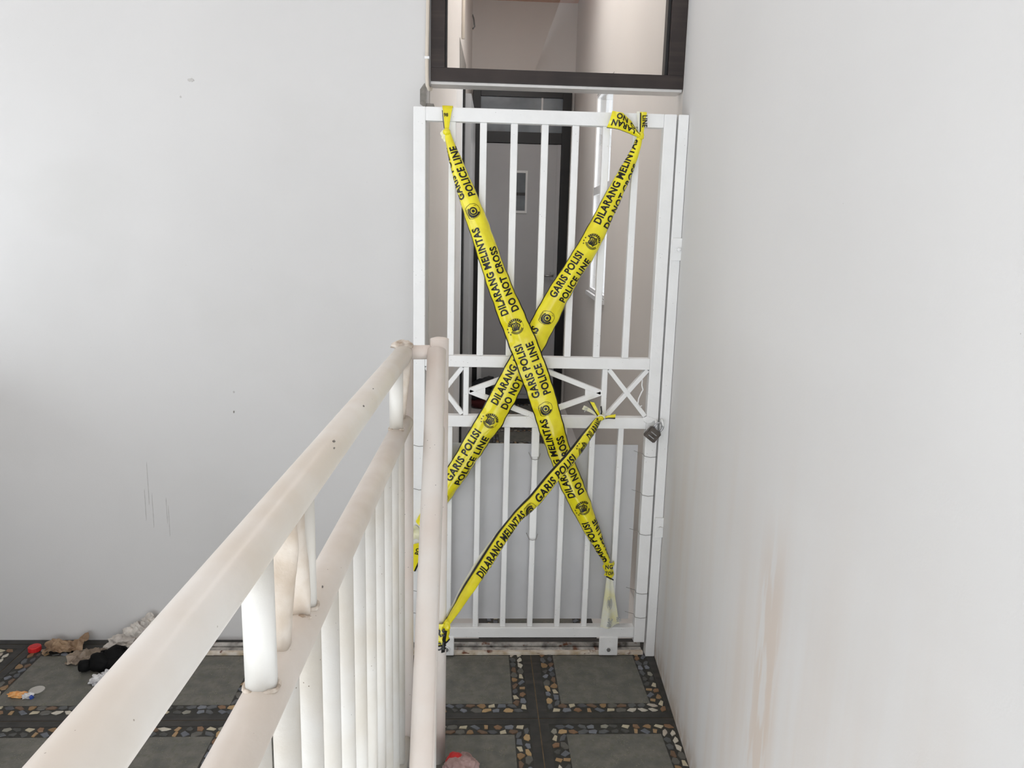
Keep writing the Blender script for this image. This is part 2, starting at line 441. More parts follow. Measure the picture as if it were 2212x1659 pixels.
# unseen steps under the stair handrail, added pale to bounce light upwards
st_ = thing('floor_stairs', 'unseen stair flight below the landing edge, added pale to bounce light', 'stairs', (0.2, 1.2, -0.5), kind='structure')
for k in range(6):
    bm = B(); box(bm, -0.22, XR(1.74 - 0.26 * (k + 1)) - 0.002, 1.74 - 0.26 * (k + 1), 1.74 - 0.26 * k, -0.17 * (k + 2), -0.17 * (k + 1), 0.004); obj('step', bm, M_wtile, st_)
bm = B(); box(bm, -0.30, 0.82, YW + 0.011, YE + 0.1, -0.12, -0.006)
floor2 = thing('floor_corridor', 'corridor floor with one patterned tile column between white tiles', 'floor', (0.2, 4.5, 0), kind='structure')
obj('grout_bed', bm, M_wtile, floor2)

def mk_tile_meshes():
    g = 0.0016
    h = T / 2 - g
    i1 = T / 2 - DB; i2 = i1 - SB
    bm = B()
    # dark frame: four mitred planks
    def frame(bm, a, b, z0, z1):
        for k in range(4):
            c, s = [(1, 0), (0, 1), (-1, 0), (0, -1)][k]
            R = lambda u, v: (u * c - v * s, u * s + v * c)
            pts = [R(-a, -a), R(a, -a), R(b, -b), R(-b, -b)]
            prism(bm, [(p[0], p[1], z0) for p in pts], (0, 0, z1 - z0))
    frame(bm, h, i1, -0.008, 0.0)
    md = bpy.data.meshes.new('dark_border'); bm.to_mesh(md); bm.free(); md.materials.append(M_tdark)
    bm = B(); frame(bm, i1, i2, -0.008, -0.0008)
    mb = bpy.data.meshes.new('stone_bed'); bm.to_mesh(mb); bm.free(); mb.materials.append(M_bed)
    bm = B(); box(bm, -i2, i2, -i2, i2, -0.008, 0.0, 0.0012)
    mg = bpy.data.meshes.new('centre_slab'); bm.to_mesh(mg); bm.free(); mg.materials.append(M_tgrey)
    return md, mb, mg
md, mb, mg = mk_tile_meshes()

stones = []        # (world x, y, lx, ly, rot, variant, tile object)
def place_tile(cx, cy, parent, rot, skew=0.0, clip=None):
    t = thing('paving_tile', None, None, (0, 0, 0))
    t.parent = parent
    t.location = Vector((cx, cy, 0)) - worldloc(parent)
    for nm, me in (('dark_border', md), ('stone_bed', mb), ('centre_slab', mg)):
        o = bpy.data.objects.new(nm, me); C.objects.link(o); o.parent = t; o.rotation_euler.z = rot
    cr, sr = math.cos(rot), math.sin(rot)
    for (u, v, a, b, r, k) in layout:
        x, y = cx + u * cr - v * sr, cy + u * sr + v * cr
        if clip and not clip(x, y): continue
        stones.append((x, y, a, b, r + rot, k, t))
    return t
for i in range(-5, 1):
    for j in range(0, 4):
        cx, cy = 0.218 + T * (i + 0.5), 2.64 - T * (j + 0.5)
        if j == 3 and i > -2: continue
        if j >= 2 and i >= -1: continue
        place_tile(cx, cy, floor, (0, math.pi / 2, math.pi, -math.pi / 2)[(i * 3 + j) % 4])
for j in range(9):
    cy = 2.69 + T * (j + 0.5)
    place_tile(0.2475 + 0.029 * (cy - 2.66), cy, floor2, (j % 4) * math.pi / 2)

def project(p):
    d = Vector(p) - EYE
    z = d.dot(AX[2])
    return IW / 2 + FPX * d.dot(AX[0]) / z, IH / 2 - FPX * d.dot(AX[1]) / z, z
vis = []; rest = []
for s in stones:
    px, py, z = project((s[0], s[1], 0))
    ok = 0 <= px <= IW and 0 <= py <= IH and z > 0 and s[0] < XR(s[1]) - 0.01
    if s[1] > 2.66: ok = False
    elif ok:   # hidden behind the posts and rails?
        L1 = 54 + (1659 - py) * 0.872; R1 = 282 + (1659 - py) * 0.675
        L2 = 397 + (1659 - py) * 0.577
        if (L1 + 15 < px < R1 - 15) or (L2 + 15 < px < 955): ok = False
    (vis if ok else rest).append((z, s))
vis.sort(key=lambda q: q[0])
for z, s in vis[300:]: rest.append((z, s))
for z, (x, y, a, b, r, k, t) in vis[:300]:
    o = bpy.data.objects.new('stone', stone_meshes[k]); C.objects.link(o); o.parent = t
    o.location = Vector((x, y, -0.003)) - worldloc(t)
    o.rotation_euler.z = r; o.scale = (a, b, 0.0045)
for par, sel in ((floor, lambda y: y < 2.66), (floor2, lambda y: y >= 2.66)):
    vv, ff, mi = [], [], []
    for z, (x, y, a, b, r, k, t) in rest:
        if not sel(y): continue
        me = stone_meshes[k]; o0 = len(vv); c, s_ = math.cos(r), math.sin(r)
        for v in me.vertices:
            vx, vy = v.co.x * a, v.co.y * b
            vv.append((x + vx * c - vy * s_, y + vx * s_ + vy * c, -0.003 + v.co.z * 0.0045))
        for p in me.polygons: ff.append([o0 + q for q in p.vertices]); mi.append(k)
    o = obj('stones', (vv, ff), M_stone[0], par, kind='stuff', center=False)
    for m in M_stone[1:]: o.data.materials.append(m)
    o.data.polygons.foreach_set('material_index', mi)

# sliding-gate floor track: two worn lips and a channel, running on in front of the left wall
tr = thing('trim_1', 'worn white steel floor track with rust flecks under the gate', 'track', (0.0, 2.60, 0), kind='structure')
bm = B(); box(bm, -1.06, 0.628, 2.562, 2.578, 0.0, 0.012, 0.002); obj('track_lip', bm, M_trackw, tr)
bm = B(); box(bm, -1.06, 0.628, 2.578, 2.612, 0.0, 0.004); obj('track_channel', bm, M_track, tr)
bm = B(); tube(bm, [(-1.06, 2.622, 0.008), (0.628, 2.622, 0.008)], 0.009, 10); obj('track_bar', bm, M_track, tr)

# ------------------------------------------------------------------ transom window over the gate
w1 = thing('window_1', 'dark brown framed glass transom window above the gate', 'window', (0.26, 2.70, 1.96), kind='structure')
TY0, TY1 = 2.685, 2.745
bm = B(); box(bm, -0.157, XR(2.69) - 0.001, TY0, TY1, 1.975, 2.018, 0.0015); obj('bottom_rail', bm, M_brown, w1)
bm = B(); box(bm, -0.157, -0.112, TY0, TY1, 2.018, 3.10, 0.0015); obj('stile', bm, M_brown, w1)
bm = B(); box(bm, 0.622, XR(2.69) - 0.001, TY0 + 0.0, TY1, 2.018, 3.10, 0.0015); obj('stile', bm, M_brown, w1)
bm = B(); box(bm, 0.612, 0.622, TY0 + 0.012, TY1 - 0.01, 2.018, 3.10, 0.001); obj('glazing_bead', bm, M_black, w1)
bm = B(); box(bm, -0.112, -0.105, TY0 + 0.012, TY1 - 0.01, 2.018, 3.10, 0.001); obj('glazing_bead', bm, M_black, w1)
bm = B(); box(bm, -0.157, XR(2.69) - 0.001, TY0, TY1, 3.10, 3.16, 0.0015); obj('top_rail', bm, M_brown, w1)
bm = B(); box(bm, -0.157, XR(2.69) - 0.003, TY0 + 0.004, TY1 + 0.022, 1.966, 1.975, 0.001); obj('pale_underside', bm, M_underside, w1)  # pale strip standing in for the reflection under the bottom rail
bm = B(); box(bm, -0.108, 0.618, 2.712, 2.716, 2.016, 3.10); obj('pane', bm, M_glass, w1)
bm = B(); box(bm, -0.171, XR(2.69), TY0 - 0.01, TY1 + 0.09, 3.16, CZ); o = obj('wall_lintel', bm, M_wall, kind='structure'); o['label'] = 'strip of wall above the transom window'; o['category'] = 'wall'
bm = B(); box(bm, -0.171, -0.157, TY0 + 0.02, TY1, 1.966, 3.16); obj('packing_strip', bm, M_wall, w1)

# ------------------------------------------------------------------ corridor window (right wall)
w2 = thing('window_2', 'bright two pane window in the corridor wall', 'window', (XR(4.8), 4.78, WZ0), kind='structure')
fr = 0.022
def wbox(y0, y1, z0, z1, t0=0.004, t1=0.030):
    b = B(); skew_box(b, XR, y0, y1, t0, t1, z0, z1); return b
obj('frame_rail', wbox(WY0, WY1, WZ0, WZ0 + fr), M_trimw, w2); obj('frame_rail', wbox(WY0, WY1, WZ1 - fr, WZ1), M_trimw, w2)
obj('frame_stile', wbox(WY0, WY0 + fr, WZ0, WZ1), M_trimw, w2); obj('frame_stile', wbox(WY1 - fr, WY1, WZ0, WZ1), M_trimw, w2)
obj('glazing_bar', wbox(WY0, WY1, 1.74, 1.79), M_trimw, w2)
obj('pane', wbox(WY0 + fr, WY1 - fr, WZ0 + fr, 1.74, 0.012, 0.015), M_glass, w2)
obj('pane', wbox(WY0 + fr, WY1 - fr, 1.79, WZ1 - fr, 0.012, 0.015), M_glass, w2)
obj('window_sill', wbox(WY0 - 0.02, WY1 + 0.02, WZ0 - 0.025, WZ0, -0.02, 0.03), M_trimw, w2)

# ------------------------------------------------------------------ door at the corridor end
d1 = thing('door_1', 'grey corridor door with small window inside a black frame', 'door', (0.36, YE - 0.03, 0), kind='structure')
FY0, FY1 = YE - 0.055, YE - 0.001
def fbox(x0, x1, z0, z1, y0=FY0, y1=FY1, bev=0.002):
    b = B(); box(b, x0, x1, y0, y1, z0, z1, bev); return b
obj('frame_post', fbox(-0.045, 0.018, 0, 2.645), M_black, d1); obj('frame_post', fbox(0.698, 0.772, 0, 2.645), M_black, d1)
obj('frame_head', fbox(0.018, 0.698, 2.592, 2.645), M_black, d1); obj('frame_rail', fbox(0.018, 0.698, 2.225, 2.315), M_black, d1)
obj('transom_pane', fbox(0.018, 0.698, 2.315, 2.592, FY0 + 0.02, FY0 + 0.026, 0), M_dglass, d1)
bm = B(); box(bm, 0.52, 0.535, FY0 + 0.012, FY0 + 0.019, 2.315, 2.592); obj('transom_mullion', bm, M_trimw, d1)
lf = obj('door_leaf', fbox(0.020, 0.696, 0.085, 2.222, FY0 + 0.012, FY0 + 0.05), M_doorleaf, d1)
obj('leaf_edge_strip', fbox(0.020, 0.058, 0.085, 2.222, FY0 + 0.006, FY0 + 0.012, 0.001), M_trimw, lf)
obj('leaf_edge_strip', fbox(0.664, 0.696, 0.085, 2.222, FY0 + 0.006, FY0 + 0.012, 0.001), M_doorleaf, lf)
for a in ((0.285, 0.300, 1.655, 2.005), (0.405, 0.422, 1.655, 2.005), (0.300, 0.405, 1.655, 1.675), (0.300, 0.405, 1.985, 2.005)):
    obj('vision_frame', fbox(*a, FY0 + 0.002, FY0 + 0.012, 0.002), M_trimw, lf)
obj('vision_pane', fbox(0.300, 0.405, 1.675, 1.985, FY0 + 0.007, FY0 + 0.011, 0), M_dglass, lf)
obj('vision_grille', fbox(0.300, 0.405, 1.80, 1.825, FY0 + 0.004, FY0 + 0.0069, 0), M_black, lf)
bm = B(); tube(bm, [(0.655, FY0 + 0.010, 1.135), (0.655, FY0 - 0.035, 1.135), (0.648, FY0 - 0.042, 1.135), (0.560, FY0 - 0.042, 1.135)], 0.0095, 12)
hd = obj('door_handle', bm, M_steel, lf)
bm = B(); box(bm, 0.638, 0.672, FY0 + 0.001, FY0 + 0.010, 1.095, 1.170, 0.003); obj('handle_rose', bm, M_steel, hd)
bm = B(); box(bm, 0.642, 0.672, FY0 + 0.001, FY0 + 0.010, 1.000, 1.062, 0.004); kp = obj('key_plate', bm, M_steel, lf)
bm = B(); box(bm, 0.654, 0.661, FY0 - 0.001, FY0 + 0.002, 1.018, 1.040); obj('keyhole', bm, M_black, kp)
obj('kick_rail', fbox(0.018, 0.698, 0.045, 0.083, FY0 + 0.006, FY1), M_doorleaf, d1)
obj('threshold', fbox(0.018, 0.698, 0.0, 0.045, FY0, FY1), M_black, d1)

# added glowing panel that brightens the corridor, unseen above the transom line
lp = thing('added_corridor_light', 'added light panel brightening the corridor, unseen above the gate opening', 'lamp', (0.27, 3.55, CZ - 0.04))
bm = B(); box(bm, 0.02, 0.46, 2.90, 5.20, CZ - 0.045, CZ, 0.003); obj('added_light_housing', bm, M_trimw, lp)
ml = bpy.data.materials.new('added_light_panel'); ml.use_nodes = True
pn = ml.node_tree.nodes['Principled BSDF']; pn.inputs['Emission Color'].default_value = (0.98, 0.985, 0.99, 1); pn.inputs['Emission Strength'].default_value = 5.6
bm = B(); box(bm, 0.04, 0.44, 2.92, 5.18, CZ - 0.052, CZ - 0.0455); obj('added_light_panel', bm, ml, lp)

# door folded open along the corridor's left wall
d2 = thing('door_2', 'grey door leaf in a black frame, edge-on at the corridor left', 'door', (XL(4.9), 5.0, 0), kind='structure')
bm = B(); skew_box(bm, XL, 4.50, 4.64, 0.0, 0.028, 0, 2.34); obj('white_casing', bm, M_trimw, d2)
bm = B(); skew_box(bm, XL, 4.66, 4.73, 0.0, 0.040, 0, 2.30); obj('black_frame', bm, M_black, d2)
bm = B(); skew_box(bm, XL, 4.76, 5.62, 0.0, 0.072, 0.01, 2.28); obj('door_leaf', bm, M_doorleaf, d2)
# conduit, plaster patch and hook high on that wall
bm = B(); tube(bm, [(XL(5.0) + 0.012, 5.0, 3.30), (XL(5.0) + 0.010, 5.0, 2.9), (XL(4.95) + 0.012, 4.95, 2.62)], 0.010, 10)
tag(obj('conduit', bm, M_cable, smooth=True), 'cream conduit on the corridor wall seen through the transom glass', 'conduit')
bm = B()
prism(bm, [(XL(y) + 0.0005, y, z) for y, z in ((4.75, 2.58), (5.6, 2.60), (5.75, 2.5), (5.5, 2.40), (5.2, 2.36), (4.8, 2.42))], (0.002, 0, 0))
obj('plaster_patch', bm, M_cement, wcl)
bm = B(); tube(bm, [(XL(6.7) + 0.001, 6.7, 3.20), (XL(6.7) + 0.012, 6.7, 3.17), (XL(6.7) + 0.020, 6.7, 3.11), (XL(6.7) + 0.004, 6.7, 3.09)], 0.006, 8)
obj('wall_hook', bm, M_black, wcl)

# ------------------------------------------------------------------ sliding gate
G0 = 2.553                       # front face of the gate
GD = 0.034                       # frame depth
gate = thing('sliding_gate', 'white barred steel sliding gate with diamond band, closed off by yellow tape', 'gate', (0.21, G0 + 0.017, 0.0))
def gbar(name, x0, x1, z0, z1, y0=G0, d=GD, bev=0.0025, m=M_gate, parent=gate, label=None):
    bm = B(); box(bm, x0, x1, y0, y0 + d, z0, z1, bev); return obj(name, bm, m, parent, label=label)
XS0, XS1 = -0.203, 0.628
gbar('stile', XS0, -0.165, 0.055, 1.876)
gbar('stile', 0.588, XS1, 0.055, 1.876)
gbar('top_rail', -0.165, 0.588, 1.834, 1.876)
gbar('upper_middle_rail', -0.165, 0.588, 1.054, 1.092)
gbar('lower_middle_rail', -0.165, 0.588, 0.849, 0.888)
gbar('bottom_rail', -0.165, 0.588, 0.074, 0.113)
BX = [-0.081 + 0.0975 * k for k in range(7)]
for x in BX: gbar('upper_bar', x - 0.011, x + 0.011, 1.092, 1.834, G0 + 0.005, 0.022)
for k, x in enumerate(BX):
    if k == 3:
        gbar('lower_bar', x - 0.0095, x + 0.0095, 0.113, 0.849, G0 + 0.007, 0.02)
        gbar('bar_sleeve', x - 0.013, x + 0.013, 0.745, 0.849, G0 + 0.004, 0.026)
        gbar('bar_sleeve', x - 0.012, x + 0.012, 0.449, 0.62, G0 + 0.005, 0.024)
    else:
        gbar('lower_bar', x - 0.0095, x + 0.0095, 0.113, 0.849, G0 + 0.006, 0.02)
for x in (-0.0275, 0.439): gbar('band_upright', x - 0.009, x + 0.009, 0.888, 1.054, G0 + 0.004, 0.022)
def gdiag(name, p, q, w=0.017, y=G0 + 0.006, d=0.02):
    bm = B(); bar(bm, (p[0], y, p[1]), (q[0], y, q[1]), w, d); return obj(name, bm, M_gate, gate)
gdiag('diamond_bar', (-0.018, 0.971), (0.206, 1.056)); gdiag('diamond_bar', (0.206, 1.056), (0.430, 0.971))
gdiag('diamond_bar', (-0.018, 0.971), (0.206, 0.886)); gdiag('diamond_bar', (0.206, 0.886), (0.430, 0.971))
for s in (0, 1):      # gussets in the diamond's sharp ends
    x0 = -0.018 if s == 0 else 0.430; dx = 0.055 if s == 0 else -0.055
    bm = B(); prism(bm, [(x0, G0 + 0.008, 0.971), (x0 + dx, G0 + 0.008, 0.971 + 0.017), (x0 + dx, G0 + 0.008, 0.971 - 0.017)], (0, 0.014, 0)); obj('gusset', bm, M_gate, gate)
gdiag('cross_brace', (0.452, 1.052), (0.584, 0.892), 0.015); gdiag('cross_brace', (0.584, 1.052), (0.452, 0.892), 0.015, G0 + 0.008)
gdiag('cross_brace', (-0.162, 1.052), (-0.040, 0.892), 0.015); gdiag('cross_brace', (-0.040, 1.052), (-0.162, 0.892), 0.015, G0 + 0.008)
# weld blobs at the diamond's foot and stile corner
bm = B(); lump(bm, (0.200, G0 + 0.004, 0.880), 0.016, 0.006, 0.010, 0.5, 2.5, 3.1, 2); obj('weld_bead', bm, M_gate, gate)
bm = B(); lump(bm, (0.598, G0 - 0.001, 0.872), 0.020, 0.004, 0.012, 0.6, 2.5, 5.1, 2); obj('weld_bead', bm, M_gate, gate)
# wheel brackets with axle bolts
for x0, x1, nb in ((0.463, 0.531, True), (-0.112, -0.058, True)):
    bm = B(); box(bm, x0, x1, G0 - 0.004, G0 + 0.004, 0.006, 0.078, 0.0035); br = obj('wheel_bracket', bm, M_gate, gate)
    cxb = (x0 + x1) / 2
    bm = B(); tube(bm, [(cxb, G0 - 0.0042, 0.032), (cxb, G0 - 0.008, 0.032)], 0.012, 18); bo = obj('axle_washer', bm, M_gate, br)
    bm = B(); tube(bm, [(cxb, G0 - 0.0081, 0.032), (cxb, G0 - 0.013, 0.032)], 0.0075, 6); obj('axle_bolt', bm, M_steel, br)
    bm = B(); tube(bm, [(cxb, G0 + 0.0045, 0.032), (cxb, G0 + 0.026, 0.032)], 0.026, 24); obj('wheel', bm, M_dsteel, br)
# milky plastic sheet wired to the back of the lower half
gbar('plastic_sheet', -0.163, 0.572, 0.128, 0.782, G0 + GD + 0.004, 0.003, 0.0, M_sheet, label='milky grey plastic sheet tied behind the lower bars')
def wire(x0, x1, z, tail):
    bm = B()
    pts = [(x0, G0 + 0.02, z + 0.004), (x0 - 0.001, G0 - 0.001, z + 0.003), ((x0 + x1) / 2, G0 - 0.0015, z - 0.002), (x1 + 0.001, G0 - 0.001, z), (x1 + 0.002, G0 + 0.02, z + 0.002)]
    if tail: pts = [(x0 - 0.035, G0 + 0.012, z + 0.018)] + pts
    tube(bm, pts, 0.0009, 6); return obj('wire_tie', bm, M_wire, gate)
for z in (0.751, 0.611, 0.467, 0.245, 0.152): wire(0.588, 0.628, z, True)
for z in (0.781, 0.627, 0.252, 0.168): wire(-0.203, -0.165, z, False)
for z in (0.738, 0.446):
    bm = B(); xb = BX[3]
    tube(bm, [(xb - 0.022, G0 + 0.01, z + 0.022), (xb - 0.012, G0 + 0.002, z), (xb, G0 + 0.001, z - 0.002), (xb + 0.012, G0 + 0.002, z), (xb + 0.018, G0 + 0.01, z + 0.018)], 0.0011, 6); obj('wire_tie', bm, M_wire, gate)
# painted-over chain hook hanging by the cross brace
bm = B(); tube(bm, [(0.568, G0 + 0.010, 1.020), (0.566, G0 + 0.006, 1.000), (0.571, G0 + 0.006, 0.985), (0.566, G0 + 0.006, 0.975), (0.558, G0 + 0.006, 0.955), (0.556, G0 + 0.006, 0.935), (0.563, G0 + 0.006, 0.926), (0.571, G0 + 0.006, 0.930)], 0.0024, 8)
obj('wire_hook', bm, M_gate, gate, smooth=True)
# hasp loop on the gate side
def loop(x, z, r, y, ang):
    pts = []
    for k in range(13):
        a = math.pi * k / 12
        pts.append((x + r * math.cos(a) * math.cos(ang), y - 0.020 * math.sin(a), z + r * math.cos(a) * math.sin(ang)))
    return pts
bm = B(); tube(bm, loop(0.617, 0.868, 0.013, G0 + 0.002, math.radians(80)), 0.0038, 10); obj('hasp_loop', bm, M_gate, gate, smooth=True)

# ------------------------------------------------------------------ fixed gate post on the right wall
gp = thing('gate_post', 'white square steel post fixed to the right wall beside the gate', 'post', (0.651, G0 + 0.017, 0))
bm = B(); box(bm, 0.634, 0.667, G0 - 0.001, G0 + 0.036, 0, 1.876, 0.0025); obj('post', bm, M_gate, gp)
for z0, z1 in ((1.420, 1.492), (0.460, 0.532)):
    bm = B(); box(bm, 0.637, 0.6685, G0 - 0.0075, G0 - 0.001, z0, z1, 0.0015); pl = obj('fixing_plate', bm, M_gate, gp)
    bm = B(); tube(bm, [(0.657, G0 - 0.0076, (z0 + z1) / 2), (0.657, G0 - 0.016, (z0 + z1) / 2)], 0.0055, 8); obj('anchor_bolt', bm, M_gate, pl)
    bm = B(); box(bm, 0.648, 0.667, G0 - 0.0105, G0 - 0.0076, (z0 + z1) / 2 - 0.003, (z0 + z1) / 2 + 0.003, 0.001); obj('anchor_pin', bm, M_gate, pl)
bm = B(); tube(bm, loop(0.640, 0.872, 0.013, G0 - 0.001, math.radians(100)), 0.0038, 10); obj('hasp_loop', bm, M_gate, gp, smooth=True)

# ------------------------------------------------------------------ padlock
pk = thing('padlock', 'dark steel padlock hanging from the gate hasp, tilted', 'padlock', (0.605, G0 - 0.024, 0.806))
def rot2(p, c, a): return (c[0] + (p[0] - c[0]) * math.cos(a) - (p[1] - c[1]) * math.sin(a), c[1] + (p[0] - c[0]) * math.sin(a) + (p[1] - c[1]) * math.cos(a))
PC = (0.606, 0.836); PA = math.radians(-38)
bm = B()
b2 = bmesh.new(); prism(b2, [(*[rot2((PC[0] + dx, PC[1] + dz), PC, PA)[0]], G0 - 0.028, rot2((PC[0] + dx, PC[1] + dz), PC, PA)[1]) for dx, dz in ((-0.023, -0.021), (0.023, -0.021), (0.023, 0.021), (-0.023, 0.021))], (0, 0.017, 0))
bmesh.ops.bevel(b2, geom=list(b2.edges), offset=0.003, segments=2, affect='EDGES'); merge(bm, b2)
pb = obj('padlock_body', bm, M_dsteel, pk)
for dz in (-0.010, 0.004):
    bm = B(); b2 = bmesh.new()
    prism(b2, [(rot2((PC[0] + dx, PC[1] + z), PC, PA)[0], G0 - 0.0284, rot2((PC[0] + dx, PC[1] + z), PC, PA)[1]) for dx, z in ((-0.012, dz), (0.012, dz), (0.012, dz + 0.003), (-0.012, dz + 0.003))], (0, 0.0003, 0)); merge(bm, b2)
    obj('stamped_line', bm, M_steel, pb)
pts = []
for dx, dz in [(-0.014, 0.018), (-0.014, 0.034)] + [(-0.014 * math.cos(math.pi * k / 10), 0.034 + 0.014 * math.sin(math.pi * k / 10)) for k in range(1, 10)] + [(0.014, 0.034), (0.014, 0.018)]:
    x, z = rot2((PC[0] + dx, PC[1] + dz), PC, PA); pts.append((x, G0 - 0.0195, z))
bm = B(); tube(bm, pts, 0.0035, 10); obj('shackle', bm, M_steel, pk, smooth=True)

# ------------------------------------------------------------------ railing
def XA(y): return -0.240 + 0.0295 * y
Z1, Z2 = 1.187, 1.006
RR = 0.024
YA = 1.985
rail = thing('guard_railing', 'cream painted pipe railing with double top rail and white balusters', 'railing', (XA(1.2), 1.2, 0))
def pipe(name, pts, r, m, n=24, parent=rail, flat=None, label=None):
    bm = B(); tube(bm, pts, r, n, flat=flat); return obj(name, bm, m, parent, label=label)
pipe('top_rail', [(XA(y), y, Z1) for y in (-0.4, 0.3, 1.0, 1.6, YA)], RR, M_rail, 40)
pipe('lower_rail', [(XA(y), y, Z2) for y in (-0.4, 0.3, 1.0, 1.6, YA - 0.004)], RR, M_rail2, 40)
pipe('bottom_rail', [(XA(y), y, 0.085) for y in (-0.4, 0.6, 1.2, YA)], 0.02, M_bal, 20)
pipe('end_post', [(XA(YA), YA, 0.0), (XA(YA), YA, Z1 + 0.020)], RR, M_post, 32)
# post by the stair, the link between the two posts
PBX, PBY = -0.0915, 2.0
pipe('stair_post', [(PBX, PBY, 0.0), (PBX, PBY, 1.224)], RR, M_post, 32)
pipe('link_pipe', [(XA(YA) + 0.004, YA, Z1 + 0.002), (PBX - 0.004, PBY, Z1 + 0.002)], 0.0185, M_post, 24)
bm = B(); lump(bm, (XA(YA) - 0.004, YA - 0.006, Z1 + 0.013), 0.027, 0.026, 0.012, 0.3, 2.2, 1.3, 3, smooth=True); obj('weld_cap', bm, M_weld, rail)
bm = B(); lump(bm, (PBX, PBY, 1.218), 0.0225, 0.0225, 0.006, 0.10, 2.2, 4.3, 3, smooth=True); obj('weld_cap', bm, M_post, rail)
for k in range(-9, 11):
    y = 0.722 + 0.1135 * k
    pipe('baluster', [(XA(y), y, 0.10), (XA(y), y, Z2 - 0.016)], 0.016, M_bal, 20)
# short struts between the two top rails
for y in (-0.20, 0.02, 0.750, 0.928, 1.83):
    pipe('short_strut', [(XA(y), y, Z2 + 0.018), (XA(y), y, Z1 - 0.017)], 0.0165, M_bal, 24)
    bm = B()
    tube(bm, [(XA(y) + 0.0175 * math.cos(a), y + 0.0175 * math.sin(a), Z2 + 0.0205 + 0.0015 * math.sin(5 * a)) for a in [2 * math.pi * q / 20 for q in range(21)]], 0.0028, 6)
    obj('weld_bead', bm, M_weld, rail, smooth=True)
def loft(rows, name, m, n=18):
    """rows: (centre, half width across X, half depth along Y) from bottom to top"""
    bm = B(); R = []
    for c, a, b in rows:
        R.append([bm.verts.new((c[0] + a * math.copysign(abs(math.cos(t)) ** 0.7, math.cos(t)), c[1] + b * math.copysign(abs(math.sin(t)) ** 0.7, math.sin(t)), c[2])) for t in [2 * math.pi * k / n for k in range(n)]])
    for p, q in zip(R, R[1:]):
        for k in range(n):
            f = bm.faces.new((p[k], p[(k + 1) % n], q[(k + 1) % n], q[k])); f.smooth = True
    bm.faces.new(R[0][::-1]); bm.faces.new(R[-1])
    return obj(name, bm, m, rail)
def strut_at(y, dy, zz, aa, bb, dx=0.0):
    zs = [Z2 + 0.016 + (Z1 - 0.014 - Z2 - 0.016) * u for u in zz]
    loft([((XA(y) + dx * (u - 0.5), y + dy * u, z), a, b) for u, z, a, b in zip(zz, zs, aa, bb)], 'flattened_strut', M_strut)
    bm = B(); lump(bm, (XA(y) - dx * 0.5, y - 0.006, zs[0] - 0.003), aa[0] * 1.05, 0.010, 0.006, 0.5, 2.5, y, 3); obj('weld_bead', bm, M_weld, rail)
strut_at(0.826, 0.022, (0, 0.30, 0.55, 0.60, 0.78, 1), (0.0095, 0.0115, 0.0150, 0.0165, 0.0190, 0.0160), (0.016, 0.015, 0.012, 0.008, 0.006, 0.006))
strut_at(0.905, -0.018, (0, 0.22, 0.5, 0.75, 1), (0.0165, 0.0175, 0.0150, 0.0105, 0.0100), (0.006, 0.008, 0.013, 0.015, 0.015), 0.006)
strut_at(1.93, 0.02, (0, 0.3, 0.6, 1), (0.012, 0.014, 0.017, 0.020), (0.010, 0.010, 0.008, 0.007), 0.006)
strut_at(0.10, 0.04, (0, 0.3, 0.6, 1), (0.010, 0.013, 0.017, 0.018), (0.016, 0.014, 0.010, 0.007))
# chipped paint on the rails
for y, a, zc, sz in ((1.29, 48, Z1, 0.0042), (1.06, 55, Z1, 0.0050), (1.04, 40, Z1, 0.0032), (1.42, 62, Z1, 0.0028), (0.98, 60, Z2, 0.0030)):
    a = math.radians(a); c0 = Vector((XA(y) + RR * math.cos(a), y, zc + RR * math.sin(a))); nn = Vector((math.cos(a), 0, math.sin(a))); tt = Vector((-math.sin(a), 0, math.cos(a)))
    rnd = random.Random(int(y * 1000)); bm = B()
    prism(bm, [c0 + nn * 0.0002 + (tt * math.cos(q) * 0.5 + Vector((0, 1, 0)) * math.sin(q) * 1.6) * sz * (0.5 + 0.5 * rnd.random()) for q in [2 * math.pi * k / 10 for k in range(10)]], nn * 0.0003)
    obj('paint_chip', bm, M_cement, rail)
# stair handrail dropping towards the camera from the stair post, its lower rail and balusters
SL = 1.40
def stair(x, y0, z0, y): return (x, y, z0 - SL * (y0 - y))
pipe('stair_handrail', [stair(-0.098, 1.985, 1.195, y) for y in (1.985, 1.8, 1.6, 1.35, 1.15)], RR, M_post, 32)
pipe('stair_lower_rail', [stair(-0.0990, 1.99, 0.99, y) for y in (1.99, 1.8, 1.6, 1.3)], RR, M_post, 28)
for y in (1.78, 1.68):
    p = stair(-0.0990, 1.99, 0.99, y)
    pipe('stair_baluster', [(p[0], y, 0.0), (p[0], y, p[2] - 0.01)], 0.016, M_bal, 20)

# ------------------------------------------------------------------ cable beside the transom
cb = thing('wall_cable', 'beige cable clipped down the wall edge left of the transom window', 'cable', (-0.166, 2.655, 1.95))
bm = B(); tube(bm, [(-0.166, 2.660, 3.25), (-0.1665, 2.660, 2.6), (-0.1655, 2.659, 2.2), (-0.168, 2.658, 2.05), (-0.1675, 2.657, 1.99), (-0.166, 2.655, 1.955), (-0.161, 2.658, 1.944), (-0.1565, 2.672, 1.947), (-0.157, 2.70, 1.955)], 0.0058, 12); obj('cable', bm, M_cable, cb, smooth=True)
for z in (2.04, 2.5, 2.95):
    bm = B(); box(bm, -0.1755, -0.1600, 2.650, 2.668, z - 0.004, z + 0.004, 0.0012); obj('cable_clip', bm, M_trimw, cb)

